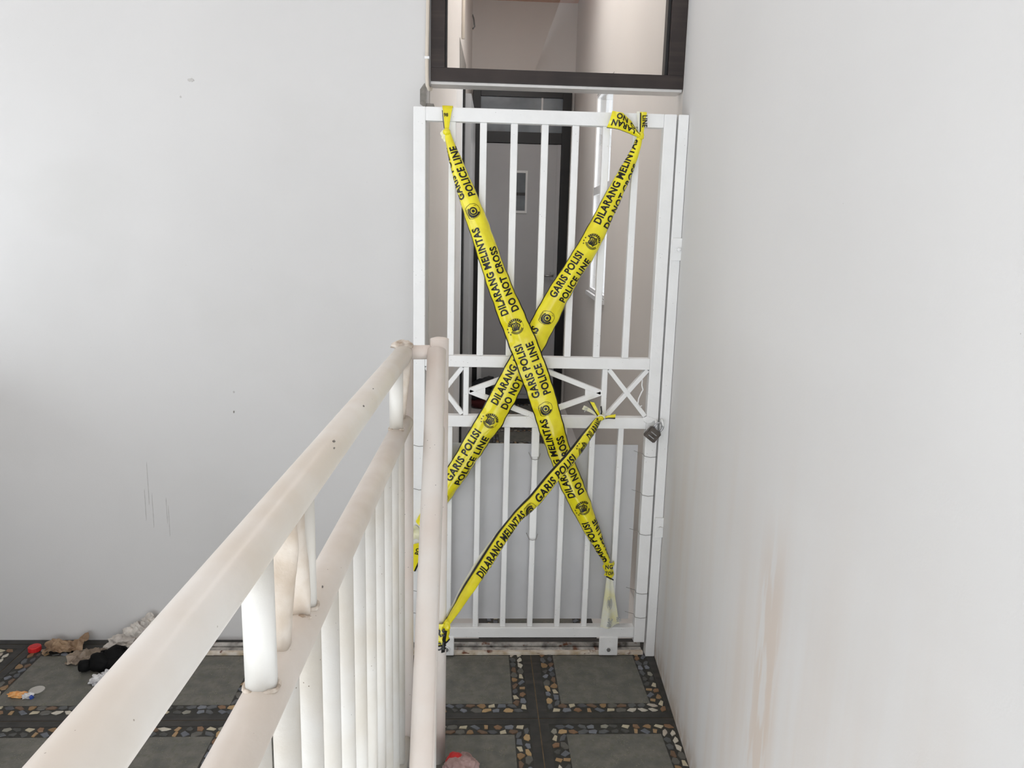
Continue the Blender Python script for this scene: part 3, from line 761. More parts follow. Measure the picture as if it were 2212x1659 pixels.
# ------------------------------------------------------------------ printed tape
def glyphs(text, height, xscale=0.74, embolden=0.034):
    cu = bpy.data.curves.new('print', 'FONT'); cu.body = text; cu.size = 1.0; cu.offset = embolden; cu.resolution_u = 3
    cu.space_character = 1.08
    to = bpy.data.objects.new('print', cu); C.objects.link(to)
    bpy.context.view_layer.update()
    dg = bpy.context.evaluated_depsgraph_get()
    me = bpy.data.meshes.new_from_object(to.evaluated_get(dg))
    bpy.data.objects.remove(to); bpy.data.curves.remove(cu)
    a = [v.co.copy() for v in me.vertices]
    caph = 0.70; k = height / caph
    vv = [(p.x * k * xscale, p.y * k, 0) for p in a]
    ff = [list(p.vertices) for p in me.polygons]
    bpy.data.meshes.remove(me)
    return vv, ff

def slice_mesh(vv, ff, du=0.012, dv=0.004):
    bm = bmesh.new(); V = [bm.verts.new(v) for v in vv]
    for f in ff:
        try: bm.faces.new([V[i] for i in f])
        except ValueError: pass
    bmesh.ops.triangulate(bm, faces=[f for f in bm.faces if len(f.verts) > 4])
    xs = [v[0] for v in vv]; ys = [v[1] for v in vv]
    for axis, lo, hi, st in ((0, min(xs), max(xs), du), (1, min(ys), max(ys), dv)):
        k = math.ceil(lo / st) * st
        while k < hi:
            co = Vector((k, 0, 0)) if axis == 0 else Vector((0, k, 0)); no = Vector((1, 0, 0)) if axis == 0 else Vector((0, 1, 0))
            bmesh.ops.bisect_plane(bm, geom=list(bm.verts) + list(bm.edges) + list(bm.faces), plane_co=co, plane_no=no, dist=1e-6)
            k += st
    bm.verts.index_update()
    out = [tuple(v.co) for v in bm.verts], [[v.index for v in f.verts] for f in bm.faces]
    bm.free(); return out

def ring2(cx, cy, r0, r1, a0, a1, n):
    vv, ff = [], []
    for k in range(n + 1):
        a = a0 + (a1 - a0) * k / n
        vv += [(cx + r0 * math.cos(a), cy + r0 * math.sin(a), 0), (cx + r1 * math.cos(a), cy + r1 * math.sin(a), 0)]
    for k in range(n): ff.append([2 * k, 2 * k + 1, 2 * k + 3, 2 * k + 2])
    return vv, ff
def poly2(pts): return [(p[0], p[1], 0) for p in pts], [list(range(len(pts)))]
def join2(parts):
    vv, ff = [], []
    for v, f in parts:
        o = len(vv); vv += v; ff += [[i + o for i in q] for q in f]
    return vv, ff
def star2(cx, cy, r):
    return poly2([(cx + (r if k % 2 == 0 else r * 0.42) * math.cos(math.pi / 2 + math.pi * k / 5), cy + (r if k % 2 == 0 else r * 0.42) * math.sin(math.pi / 2 + math.pi * k / 5)) for k in range(10)])

# round crest: lettered arcs above and below a dark shield, three stars beside it (u runs along the tape, v across it, up = +v)
def crest():
    P = []; R = 0.0250
    for k in range(9):        # bold letter-like blocks round the far arc
        a0 = math.radians(-74 + k * 16.5); P.append(ring2(0, 0, R * 0.74, R * 1.0, a0, a0 + math.radians(12), 2))
    P.append(ring2(0, 0, R * 1.02, R * 1.05, math.radians(-76), math.radians(76), 16))
    P.append(ring2(0, 0, R * 0.69, R * 0.72, math.radians(-76), math.radians(76), 16))
    for k in range(11):
        a0 = math.radians(122 + k * 10.6); P.append(ring2(0, 0, R * 0.78, R * 0.95, a0, a0 + math.radians(6.6), 2))
    P.append(ring2(0, 0, R * 0.97, R * 1.01, math.radians(118), math.radians(242), 14))
    P.append(ring2(0, 0, R * 0.72, R * 0.76, math.radians(118), math.radians(242), 14))
    P.append(ring2(0, 0, R * 0.97, R * 1.0, math.radians(248), math.radians(284), 6))
    sh = [(-0.42, 0.56), (-0.16, 0.62), (0.0, 0.52), (0.18, 0.62), (0.44, 0.56), (0.54, 0.30), (0.50, -0.05), (0.62, -0.25), (0.34, -0.36), (0.16, -0.54), (0.0, -0.62), (-0.2, -0.52), (-0.36, -0.34), (-0.60, -0.22), (-0.50, 0.02), (-0.54, 0.30)]
    for i in range(len(sh)):
        a, b = sh[i], sh[(i + 1) % len(sh)]
        P.append(poly2([(a[0] * R, a[1] * R), (b[0] * R, b[1] * R), (b[0] * R * 0.76, b[1] * R * 0.76), (a[0] * R * 0.76, a[1] * R * 0.76)]))
    for k in range(-3, 4):
        P.append(poly2([(k * 0.12 * R - 0.04 * R, -0.36 * R + abs(k) * 0.05 * R), (k * 0.12 * R + 0.035 * R, -0.40 * R + abs(k) * 0.05 * R), (k * 0.10 * R + 0.03 * R, 0.38 * R), (k * 0.13 * R - 0.04 * R, 0.42 * R)]))
    for y in (-0.24, -0.04, 0.18): P.append(poly2([(-0.40 * R, y * R), (0.40 * R, y * R + 0.02 * R), (0.38 * R, y * R + 0.09 * R), (-0.38 * R, y * R + 0.07 * R)]))
    for u, v in ((0.001, 0.0290), (-0.0095, 0.0295), (-0.0185, 0.0255)): P.append(star2(u, v, 0.0036))
    return slice_mesh(*join2(P), 0.006, 0.004)
# shield badge with an eye: outline, dark half, ring eye and the word INAFIS down its edge
def badge():
    R = 0.0245
    out = [(0.80, 0.62), (1.0, 0.0), (0.86, -0.55), (0.45, -0.92), (-0.10, -0.95), (-0.60, -0.70), (-0.92, -0.15), (-0.95, 0.45), (-0.78, 0.90), (0.10, 1.0), (0.62, 0.90)]
    P = []
    for i in range(len(out)):
        a, b = out[i], out[(i + 1) % len(out)]
        P.append(poly2([(a[0] * R, a[1] * R), (b[0] * R, b[1] * R), (b[0] * R * 0.95, b[1] * R * 0.95), (a[0] * R * 0.95, a[1] * R * 0.95)]))
    # dark sweep wrapped round the eye
    rim = [(0.52, 0.46), (0.40, 0.62), (0.05, 0.74), (-0.40, 0.74), (-0.70, 0.60), (-0.84, 0.30), (-0.82, -0.08), (-0.62, -0.52), (-0.34, -0.80)]
    n = len(rim)
    for i in range(n - 1):
        q = []
        for k in (i, i + 1):
            a = math.radians(43 + (245 - 43) * k / (n - 1)); q.append((0.58 * math.cos(a), 0.58 * math.sin(a)))
        P.append(poly2([(rim[i][0] * R, rim[i][1] * R), (rim[i + 1][0] * R, rim[i + 1][1] * R), (q[1][0] * R, q[1][1] * R), (q[0][0] * R, q[0][1] * R)]))
    P.append(ring2(0.0, 0.0, R * 0.33, R * 0.52, 0, 2 * math.pi, 24))
    P.append(ring2(0.0, 0.0, 0.0001, R * 0.20, 0, 2 * math.pi, 14))
    for i in range(5):        # thin line drawing in the clear corner
        a = math.radians(-60 + i * 14); P.append(ring2(0.42 * R, -0.46 * R, R * (0.16 + 0.02 * i), R * (0.185 + 0.02 * i), a, a + 0.6, 3))
    vv, ff = glyphs('INAFIS', 0.0052, 1.25, 0.0)
    w = max(v[0] for v in vv)
    P.append(([(v[0] - w / 2 - 0.003, v[1] + 0.755 * R, 0) for v in vv], ff))
    return slice_mesh(*join2(P), 0.006, 0.004)

LH = 0.0245
def phrase(t1, t2):
    a = glyphs(t1, LH); b = glyphs(t2, LH)
    return (slice_mesh(*a), max(v[0] for v in a[0])), (slice_mesh(*b), max(v[0] for v in b[0]))
PH = {'police': phrase('GARIS POLISI', 'POLICE LINE'), 'cross': phrase('DILARANG MELINTAS', 'DO NOT CROSS')}
CREST, BADGE = crest(), badge()
TW = 0.094                      # true width of the tape

class Tape:
    """a band of printed tape along stations (x, y, z, apparent width), rolled into an arc where it narrows; v0 = which part of its width faces out"""
    def __init__(self, st, v0=None):
        P = np.array(st, float)
        seg = np.r_[0, np.cumsum(np.linalg.norm(np.diff(P[:, :3], axis=0), axis=1))]
        self.L = seg[-1]; n = 241; s = np.linspace(0, self.L, n)
        Q = np.stack([np.interp(s, seg, P[:, k]) for k in range(4)], 1)
        for _ in range(10):
            Q[1:-1] = 0.25 * Q[:-2] + 0.5 * Q[1:-1] + 0.25 * Q[2:]
        self.s, self.Q = s, Q
        vv = v0 or [(0, 0.0), (1, 0.0)]
        self.v0s = np.interp(s / self.L, [a for a, b in vv], [b for a, b in vv])
    def frame(self, u):
        u = min(max(u, 0.0), self.L)
        q = np.array([np.interp(u, self.s, self.Q[:, k]) for k in range(4)])
        e = 0.012
        a = np.array([np.interp(max(u - e, 0), self.s, self.Q[:, k]) for k in range(3)]); b = np.array([np.interp(min(u + e, self.L), self.s, self.Q[:, k]) for k in range(3)])
        t = Vector(b - a).normalized()
        nrm = Vector((0, -1, 0)); nrm = (nrm - t * nrm.dot(t)).normalized()
        v = t.cross(nrm) * -1.0
        w = q[3] * (1 + 0.02 * math.sin(u * 61) + 0.015 * math.sin(u * 143))
        return Vector(q[:3]), t, nrm, v, w, float(np.interp(u, self.s, self.v0s))
    def pt(self, u, v, off=0.0):
        c, t, nrm, vd, w, v0 = self.frame(u)
        ratio = w / TW
        if ratio > 0.6367:
            lo, hi = 0.05, math.pi / 2
            for _ in range(24):
                mid = (lo + hi) / 2
                if math.sin(mid) / mid > ratio: lo = mid
                else: hi = mid
            r = TW / (2 * lo)
        else: r = w / 2
        th = (v - v0) / r
        rr = r * (1 - 0.045 * max(0.0, abs(th) - 1.5)) + off
        return c + vd * (math.sin(th) * rr) + nrm * (math.cos(th) * rr - r)
    def band(self, va, vb, nv, name, m, parent, off=0.0, u0=0.0, u1=None, crinkle=0.0):
        u1 = self.L if u1 is None else u1
        nu = max(8, int((u1 - u0) / 0.008)); vv, ff = [], []
        for i in range(nu + 1):
            u = u0 + (u1 - u0) * i / nu
            for j in range(nv + 1):
                v = va + (vb - va) * j / nv
                o = off + crinkle * mnoise.noise(Vector((u * 22, v * 70, 1.7)))
                vv.append(tuple(self.pt(u, v, o)))
        for i in range(nu):
            for j in range(nv):
                a = i * (nv + 1) + j; ff.append([a, a + nv + 1, a + nv + 2, a + 1])
        return obj(name, (vv, ff), m, parent, smooth=True)
    def stamp(self, mesh, u, v, name, m, parent, umax=None):
        vv, ff = mesh
        if umax is None: umax = self.L - 0.005
        keep = [(-0.003 < u + p[0] < umax and u + p[0] > 0.004) for p in vv]
        pts = [tuple(self.pt(u + p[0], v + p[1], 0.0011)) for p in vv]
        f2 = [f for f in ff if all(keep[i] for i in f)]
        if not f2: return None
        used = sorted({i for f in f2 for i in f}); mp = {i: k for k, i in enumerate(used)}
        return obj(name, ([pts[i] for i in used], [[mp[i] for i in f] for f in f2]), m, parent)
    def text(self, key, u0, u1, parent, umax=None):
        for line, v in ((0, 0.0065), (1, -0.0065 - LH)):
            (vv, ff), w = PH[key][line]
            k = (u1 - u0) / PH[key][0][1]
            self.stamp(([(p[0] * k, p[1], 0) for p in vv], ff), u0, v, 'lettering', M_ink, parent, umax)

def u_at(tp, x, z):            # arc length of the station nearest a spot on the gate plane
    d = (tp.Q[:, 0] - x) ** 2 + (tp.Q[:, 2] - z) ** 2
    return float(tp.s[int(np.argmin(d))])

def tape_thing(label, loc): return thing('barricade_tape', label, 'tape', loc, 'yellow police tapes across the gate')

# tape A: top left to lower right, in front
SA = [(0.477,2.535,0.369,0.023), (0.457,2.526,0.404,0.032), (0.420,2.517,0.481,0.054), (0.378,2.509,0.568,0.070), (0.339,2.501,0.653,0.078), (0.302,2.495,0.752,0.074), (0.265,2.490,0.856,0.083), (0.229,2.487,0.959,0.091), (0.196,2.485,1.044,0.093), (0.163,2.485,1.127,0.093), (0.121,2.487,1.223,0.086), (0.082,2.490,1.311,0.077), (0.043,2.495,1.412,0.070), (0.007,2.501,1.512,0.067), (-0.020,2.509,1.583,0.061), (-0.050,2.517,1.660,0.052), (-0.080,2.526,1.744,0.032), (-0.098,2.535,1.802,0.020)]
SB_ = [(-0.182,2.535,0.503,0.032), (-0.127,2.531,0.572,0.063), (-0.073,2.528,0.661,0.072), (-0.034,2.524,0.731,0.075), (0.011,2.522,0.813,0.081), (0.056,2.519,0.886,0.088), (0.093,2.517,0.958,0.087), (0.137,2.516,1.045,0.085), (0.188,2.515,1.138,0.083), (0.230,2.515,1.222,0.081), (0.266,2.516,1.298,0.075), (0.315,2.517,1.381,0.066), (0.360,2.519,1.455,0.071), (0.399,2.522,1.536,0.062), (0.439,2.524,1.624,0.053), (0.469,2.528,1.689,0.044), (0.500,2.531,1.761,0.029), (0.513,2.535,1.811,0.015)]
SC = [(-0.062,1.970,0.438,0.015), (-0.035,2.021,0.459,0.023), (-0.004,2.072,0.491,0.034), (0.042,2.123,0.546,0.043), (0.090,2.174,0.604,0.041), (0.139,2.225,0.650,0.034), (0.191,2.275,0.683,0.046), (0.251,2.326,0.742,0.049), (0.307,2.377,0.787,0.050), (0.359,2.428,0.835,0.042), (0.400,2.479,0.869,0.031), (0.427,2.530,0.892,0.019)]

def stripes(tp, root, m=M_ink):
    tp.band(TW / 2 - 0.0042, TW / 2, 2, 'edge_stripe', m, root, 0.0008)
    tp.band(-TW / 2, -TW / 2 + 0.0042, 2, 'edge_stripe', m, root, 0.0008)

def px(tp, x, y):              # arc length where the tape crosses a height seen in the photograph, by gate coordinates
    return u_at(tp, x, y)

tA = tape_thing('longest yellow police tape, from the gate top left corner to the lower right bar', (0.19, 2.49, 0.37))
ta = Tape(SA, [(0, 0.008), (0.14, 0.006), (0.3, -0.008), (0.45, 0.0), (0.62, 0.0), (0.8, 0.004), (0.92, -0.012), (1, -0.015)])
ta.band(-TW / 2, TW / 2, 26, 'band', M_yellow, tA, crinkle=0.0009); stripes(ta, tA)
ta.text('police', u_at(ta, 0.474, 0.374), u_at(ta, 0.397, 0.532), tA)
ta.stamp(CREST, u_at(ta, 0.384, 0.577) + 0.002, 0.0, 'crest', M_ink, tA)
ta.text('cross', u_at(ta, 0.349, 0.620), u_at(ta, 0.252, 0.900), tA)
ta.stamp(BADGE, u_at(ta, 0.240, 0.930), 0.0, 'eye_badge', M_ink, tA)
ta.text('police', u_at(ta, 0.225, 0.972), u_at(ta, 0.150, 1.148), tA)
ta.stamp(CREST, u_at(ta, 0.133, 1.200), 0.0, 'crest', M_ink, tA)
ta.text('cross', u_at(ta, 0.113, 1.243), u_at(ta, 0.010, 1.512), tA)
ta.stamp(BADGE, u_at(ta, -0.012, 1.562), 0.0, 'eye_badge', M_ink, tA)
ta.text('police', u_at(ta, -0.026, 1.600), u_at(ta, -0.084, 1.760), tA)
# knot round the top rail, lower wrap and pale tail
bm = B(); lump(bm, (-0.098, 2.536, 1.793), 0.011, 0.010, 0.010, 0.3, 2.4, 2.0, 3, False, True); obj('knot', bm, M_yellow, tA)
def loop_band(x0t, x1t, x0b, x1b, zb, name, m, parent, y=G0 - 0.004):
    bm = B(); rows = []
    prof = [(y + 0.045, 1.850), (y + 0.042, 1.880), (y + 0.01, 1.8815), (y - 0.002, 1.878), (y - 0.004, 1.860), (y - 0.007, 1.835), (y - 0.012, zb)]
    for k, (yy, zz) in enumerate(prof):
        u = max(0.0, (k - 3) / 3); rows.append([bm.verts.new((x0t + (x0b - x0t) * u + ((x1t + (x1b - x1t) * u) - (x0t + (x0b - x0t) * u)) * j / 6, yy - 0.003 * math.sin(math.pi * j / 6) * (1 if k > 2 else 0), zz)) for j in range(7)])
    for a, b in zip(rows, rows[1:]):
        for j in range(6): bm.faces.new((a[j], a[j + 1], b[j + 1], b[j]))
    return obj(name, bm, m, parent, smooth=True)
loop_band(-0.113, -0.080, -0.104, -0.092, 1.803, 'rail_loop', M_yellow, tA)
bm = B(); prism(bm, [(-0.1135, 2.5405, 1.864), (-0.1115, 2.5405, 1.864), (-0.1045, 2.534, 1.806), (-0.1075, 2.534, 1.812)], (0, -0.0008, 0)); obj('edge_stripe', bm, M_ink, tA)
vv, ff = glyphs('98', 0.010, 0.9); bm = B()
obj('lettering', ([(-0.1075 + p[0], 2.5375, 1.846 + p[1]) for p in vv], ff), M_ink, tA)
bm = B(); lump(bm, (-0.101, 2.543, 1.780), 0.013, 0.006, 0.016, 0.5, 2.5, 8.0, 3, False); obj('loose_end', bm, M_tapeback, tA)
# lower wrap round the bar
bm = B(); rows = []
for k in range(6):
    zz = 0.368 - 0.054 * k / 5
    rows.append([bm.verts.new((0.461 + 0.004 * math.sin(k * 2.1) + 0.011 * k / 5 * (1 - j / 8) + 0.041 * j / 8, 2.538 + 0.018 * (abs(j - 4) / 4) ** 2.2 - 0.002 * math.sin(k * 1.7 + j), zz + 0.004 * math.sin(j * 0.8) - 0.010 * (j / 8) * (k / 5))) for j in range(9)])
for a, b in zip(rows, rows[1:]):
    for j in range(8): bm.faces.new((a[j], a[j + 1], b[j + 1], b[j]))
wrap = obj('bar_wrap', bm, M_yellow, tA, smooth=True)
for t, x, z, hgt, rot in (('NG', 0.468, 0.346, 0.015, 0.06), ('TOF', 0.469, 0.325, 0.012, -0.03)):
    vv, ff = glyphs(t, hgt, 0.85)
    obj('lettering', ([(x + p[0] * math.cos(rot) - p[1] * math.sin(rot), 2.5335, z + p[0] * math.sin(rot) + p[1] * math.cos(rot)) for p in vv], ff), M_ink, tA)
bm = B(); prism(bm, [(0.473, 2.536, 0.3155), (0.500, 2.536, 0.3025), (0.501, 2.536, 0.3065), (0.474, 2.536, 0.3205)], (0, -0.001, 0)); obj('edge_stripe', bm, M_ink, tA)
bm = B(); rows = []
NK = 10
for k in range(NK + 1):
    u = k / NK; zz = 0.313 - 0.195 * u
    xl = 0.476 - 0.013 * u; xr = 0.496 + 0.036 * u
    row = []
    for j in range(13):
        q = j / 12
        zb = zz + (0.020 * max(0, (q - 0.45)) * (1 + 1.2 * math.sin(q * 9)) if k == NK else 0)
        row.append(bm.verts.new((xl + (xr - xl) * q, 2.541 + 0.010 * math.sin(q * 10 + 1.2 * u) * (0.35 + 0.65 * u) * 0.7, zb)))
    rows.append(row)
for a, b in zip(rows, rows[1:]):
    for j in range(12): bm.faces.new((a[j], a[j + 1], b[j + 1], b[j]))
tail = obj('loose_tail', bm, M_tapeback, tA, smooth=True, label='white reverse side of the tape hanging loose')
for t, x, z, a in (('ISI', 0.520, 0.146, math.radians(98)), ('INC', 0.484, 0.128, math.radians(80))):
    vv, ff = glyphs(t, 0.015, 0.85)
    obj('lettering', ([(x - 0.0 + (p[0]) * math.cos(a) + p[1] * math.sin(a), 2.5325, z + p[0] * math.sin(a) - p[1] * math.cos(a)) for p in vv], ff), M_faint, tail)
obj('faint_crest', ([(0.490 + p[0] * 0.75 * 0.5, 2.5325, 0.215 + p[1] * 0.9) for p in CREST[0]], CREST[1]), M_faint, tail)

# tape B: top right to the left stile, passing behind the stair post
tB = tape_thing('yellow police tape from the gate top right corner down behind the railing post', (0.17, 2.52, 0.50))
tb = Tape(SB_, [(0, 0.0), (0.2, 0.006), (0.5, 0.0), (0.75, 0.004), (0.9, 0.006), (1, 0.0)])
tb.band(-TW / 2, TW / 2, 26, 'band', M_yellow, tB, crinkle=0.0009); stripes(tb, tB)
tb.stamp(BADGE, u_at(tb, -0.105, 0.600), 0.0, 'eye_badge', M_ink, tB)
tb.text('police', u_at(tb, -0.073, 0.662), u_at(tb, 0.026, 0.838), tB)
tb.stamp(CREST, u_at(tb, 0.052, 0.880), 0.0, 'crest', M_ink, tB)
tb.text('cross', u_at(tb, 0.080, 0.930), u_at(tb, 0.213, 1.185), tB)
tb.stamp(BADGE, u_at(tb, 0.232, 1.225), 0.0, 'eye_badge', M_ink, tB)
tb.text('police', u_at(tb, 0.262, 1.288), u_at(tb, 0.346, 1.430), tB)
tb.stamp(CREST, u_at(tb, 0.372, 1.478), 0.0, 'crest', M_ink, tB)
tb.text('cross', u_at(tb, 0.394, 1.525), u_at(tb, 0.508, 1.790), tB)
loop_band(0.508, 0.530, 0.508, 0.520, 1.806, 'rail_loop', M_yellow, tB)
bm = B(); prism(bm, [(0.5065, 2.5405, 1.876), (0.510, 2.5405, 1.876), (0.511, 2.534, 1.812), (0.5075, 2.534, 1.812)], (0, -0.0008, 0)); obj('edge_stripe', bm, M_ink, tB)
bm = B(); prism(bm, [(0.496, 2.5415, 1.879), (0.506, 2.5415, 1.880), (0.509, 2.536, 1.815), (0.505, 2.536, 1.812)], (0, -0.0006, 0)); obj('clear_fold', bm, M_tapeback, tB)
vv, ff = glyphs('LINE', 0.015, 0.80); a = math.radians(-88)
obj('lettering', ([(0.514 + p[0] * math.cos(a) - p[1] * math.sin(a), 2.5335, 1.868 + p[0] * math.sin(a) + p[1] * math.cos(a)) for p in vv], ff), M_ink, tB)
bm = B(); lump(bm, (0.513, 2.536, 1.797), 0.008, 0.008, 0.012, 0.4, 2.4, 6.0, 3, False, True); obj('knot', bm, M_yellow, tB)
# flag end sticking out to the left of the knot
bm = B(); rows = []
fl_t = [(0.418, 1.878), (0.450, 1.872), (0.480, 1.850), (0.508, 1.812)]; fl_b = [(0.402, 1.826), (0.437, 1.822), (0.474, 1.812), (0.506, 1.800)]
for k in range(13):
    u = k / 12 * 3; i = min(int(u), 2); q = u - i
    t = [fl_t[i][c] + (fl_t[i + 1][c] - fl_t[i][c]) * q for c in (0, 1)]; b = [fl_b[i][c] + (fl_b[i + 1][c] - fl_b[i][c]) * q for c in (0, 1)]
    rows.append([bm.verts.new((t[0] + (b[0] - t[0]) * j / 6, 2.534 - 0.012 * math.sin(math.pi * j / 6) - 0.006 * math.sin(u * 2), t[1] + (b[1] - t[1]) * j / 6)) for j in range(7)])
FL = [[tuple(v.co) for v in r] for r in rows]
for a_, b_ in zip(rows, rows[1:]):
    for j in range(6): bm.faces.new((a_[j], a_[j + 1], b_[j + 1], b_[j]))
flag = obj('flag_end', bm, M_yellow, tB, smooth=True)
def flag_pt(u, v):
    u = min(max(u, 0), 11.999); v = min(max(v, 0), 5.999); i, j = int(u), int(v); a, b = u - i, v - j
    p = [FL[i][j][c] * (1 - a) * (1 - b) + FL[i + 1][j][c] * a * (1 - b) + FL[i][j + 1][c] * (1 - a) * b + FL[i + 1][j + 1][c] * a * b for c in range(3)]
    return (p[0], p[1] - 0.0012, p[2])
def flag_text(t, vtop, u0, k):     # upside-down print, as the end is folded over
    vv, ff = slice_mesh(*glyphs(t, LH), 0.006, 0.004); w = max(p[0] for p in vv)
    return [flag_pt(u0 + (w - p[0]) * k, vtop + p[1] / LH * 2.0) for p in vv], ff
for t, v, u0, k in (('DO NO', 0.45, 2.0, 110.0), ('LARAN', 3.0, 1.0, 105.0)):
    obj('lettering', flag_text(t, v, u0, k), M_ink, flag)
bm = B()
e0 = [FL[k][6] for k in range(13)]
for k in range(12):
    p, q = e0[k], e0[k + 1]
    f = [bm.verts.new((p[0], p[1] - 0.0012, p[2])), bm.verts.new((q[0], q[1] - 0.0012, q[2])), bm.verts.new((q[0], q[1] - 0.0014, q[2] + 0.0035)), bm.verts.new((p[0], p[1] - 0.0014, p[2] + 0.0035))]; bm.faces.new(f)
obj('edge_stripe', bm, M_ink, flag)
# lower tie of tape B on the left stile, seen between the two railing posts
bm = B(); rows = []
for k in range(7):
    z = 0.49 - 0.05 * k / 6
    rows.append([bm.verts.new((-0.206 + 0.046 * j / 6, G0 - 0.004 - 0.004 * math.sin(j + k * 1.3), z + 0.01 * math.sin(j * 1.1))) for j in range(7)])
for a_, b_ in zip(rows, rows[1:]):
    for j in range(6): bm.faces.new((a_[j], a_[j + 1], b_[j + 1], b_[j]))
obj('stile_wrap', bm, M_tapeback, tB, smooth=True)
bm = B(); prism(bm, [(-0.205, 2.541, 0.432), (-0.170, 2.541, 0.440), (-0.166, 2.541, 0.40), (-0.198, 2.541, 0.333), (-0.206, 2.541, 0.335)], (0, -0.001, 0)); te = obj('tape_end', bm, M_yellow, tB)
bm = B(); prism(bm, [(-0.172, 2.5395, 0.40), (-0.166, 2.5395, 0.40), (-0.194, 2.5395, 0.333), (-0.200, 2.5395, 0.333)], (0, -0.0005, 0)); obj('edge_stripe', bm, M_ink, te)
vv, ff = glyphs('PO', 0.016, 0.8); a = math.radians(75)
obj('lettering', ([(-0.182 + p[0] * math.cos(a) - p[1] * math.sin(a), 2.5393, 0.392 + p[0] * math.sin(a) + p[1] * math.cos(a)) for p in vv], ff), M_ink, te)

# tape C: from the lower middle rail out to the stair post
tC = tape_thing('narrow folded yellow police tape from the gate middle rail to the railing post foot', (0.18, 2.25, 0.44))
tc = Tape(SC, [(0, 0.020), (0.25, 0.022), (0.5, 0.020), (0.8, 0.024), (1, 0.020)])
tc.band(-TW / 2, TW / 2, 26, 'band', M_yellow, tC, crinkle=0.0007); stripes(tc, tC)
tc.band(TW / 2 - 0.0075, TW / 2, 3, 'edge_stripe', M_ink, tC, 0.0010)
tc.text('cross', tc.L * 0.20, tc.L * 0.475, tC)
tc.stamp(BADGE, tc.L * 0.505, 0.006, 'eye_badge', M_ink, tC)
tc.text('police', tc.L * 0.545, tc.L * 0.775, tC)
tc.stamp(CREST, tc.L * 0.825, 0.004, 'crest', M_ink, tC)
tc.text('cross', tc.L * 0.875, tc.L * 1.10, tC)
fa, fb = [], []
for k in range(25):
    u = tc.L * (0.015 + 0.44 * k / 24); c_, t_, n_, v_, w_, _v = tc.frame(u)
    fa.append(tuple(c_ + v_ * (w_ * 0.36) - n_ * 0.018)); fb.append(tuple(c_ + v_ * (w_ * 0.43 + 0.008 * math.sin(math.pi * min(1, 0.08 + k / 24))) - n_ * 0.020))
# knot and loose ends on the rail
bm = B(); lump(bm, (0.428, 2.540, 0.884), 0.012, 0.010, 0.010, 0.4, 2.4, 9.0, 3, False, True); obj('knot', bm, M_yellow, tC)
bm = B(); tube(bm, [(0.428 + 0.012 * math.cos(t), 2.531 - 0.004 * math.sin(2 * t), 0.890 + 0.011 * math.sin(t)) for t in [k * 0.55 for k in range(9)]], 0.0028, 6); obj('knot_turn', bm, M_tapeback, tC, smooth=True)
def strip(pts_a, pts_b, name, m, parent):
    bm = B(); A = [bm.verts.new(p) for p in pts_a]; Bv = [bm.verts.new(p) for p in pts_b]
    for k in range(len(A) - 1): bm.faces.new((A[k], A[k + 1], Bv[k + 1], Bv[k]))
    return obj(name, bm, m, parent, smooth=True)
strip(fa, fb, 'folded_back_edge', M_tapeback, tC)
e1 = strip([(0.384, 2.534, 0.947), (0.400, 2.530, 0.921), (0.420, 2.538, 0.892)], [(0.402, 2.530, 0.945), (0.415, 2.526, 0.920), (0.428, 2.536, 0.893)], 'loose_end', M_yellow, tC)
strip([(0.382, 2.5335, 0.948), (0.398, 2.5295, 0.921), (0.419, 2.5375, 0.892)], [(0.387, 2.5325, 0.948), (0.403, 2.5285, 0.921), (0.423, 2.5365, 0.892)], 'edge_stripe', M_ink, e1)
strip([(0.424, 2.536, 0.930), (0.427, 2.534, 0.912), (0.424, 2.538, 0.893)], [(0.429, 2.536, 0.932), (0.432, 2.534, 0.912), (0.430, 2.538, 0.893)], 'loose_end', M_ink, tC)
e2 = strip([(0.434, 2.540, 0.890), (0.452, 2.534, 0.900), (0.478, 2.536, 0.904)], [(0.434, 2.538, 0.886), (0.452, 2.532, 0.892), (0.476, 2.534, 0.891)], 'loose_end', M_yellow, tC)
strip([(0.434, 2.5375, 0.887), (0.452, 2.5315, 0.893), (0.477, 2.5335, 0.893)], [(0.434, 2.5370, 0.885), (0.452, 2.5310, 0.889), (0.476, 2.5330, 0.888)], 'edge_stripe', M_ink, e2)
e3 = strip([(0.364, 2.546, 0.917), (0.390, 2.540, 0.909), (0.420, 2.540, 0.892)], [(0.370, 2.542, 0.932), (0.392, 2.538, 0.921), (0.422, 2.538, 0.896)], 'loose_end', M_tapeback, tC)
vv, ff = glyphs('JT', 0.011, 0.8); obj('lettering', ([(0.372 + p[0], 2.5385, 0.913 + p[1]) for p in vv], ff), M_faint, e3)
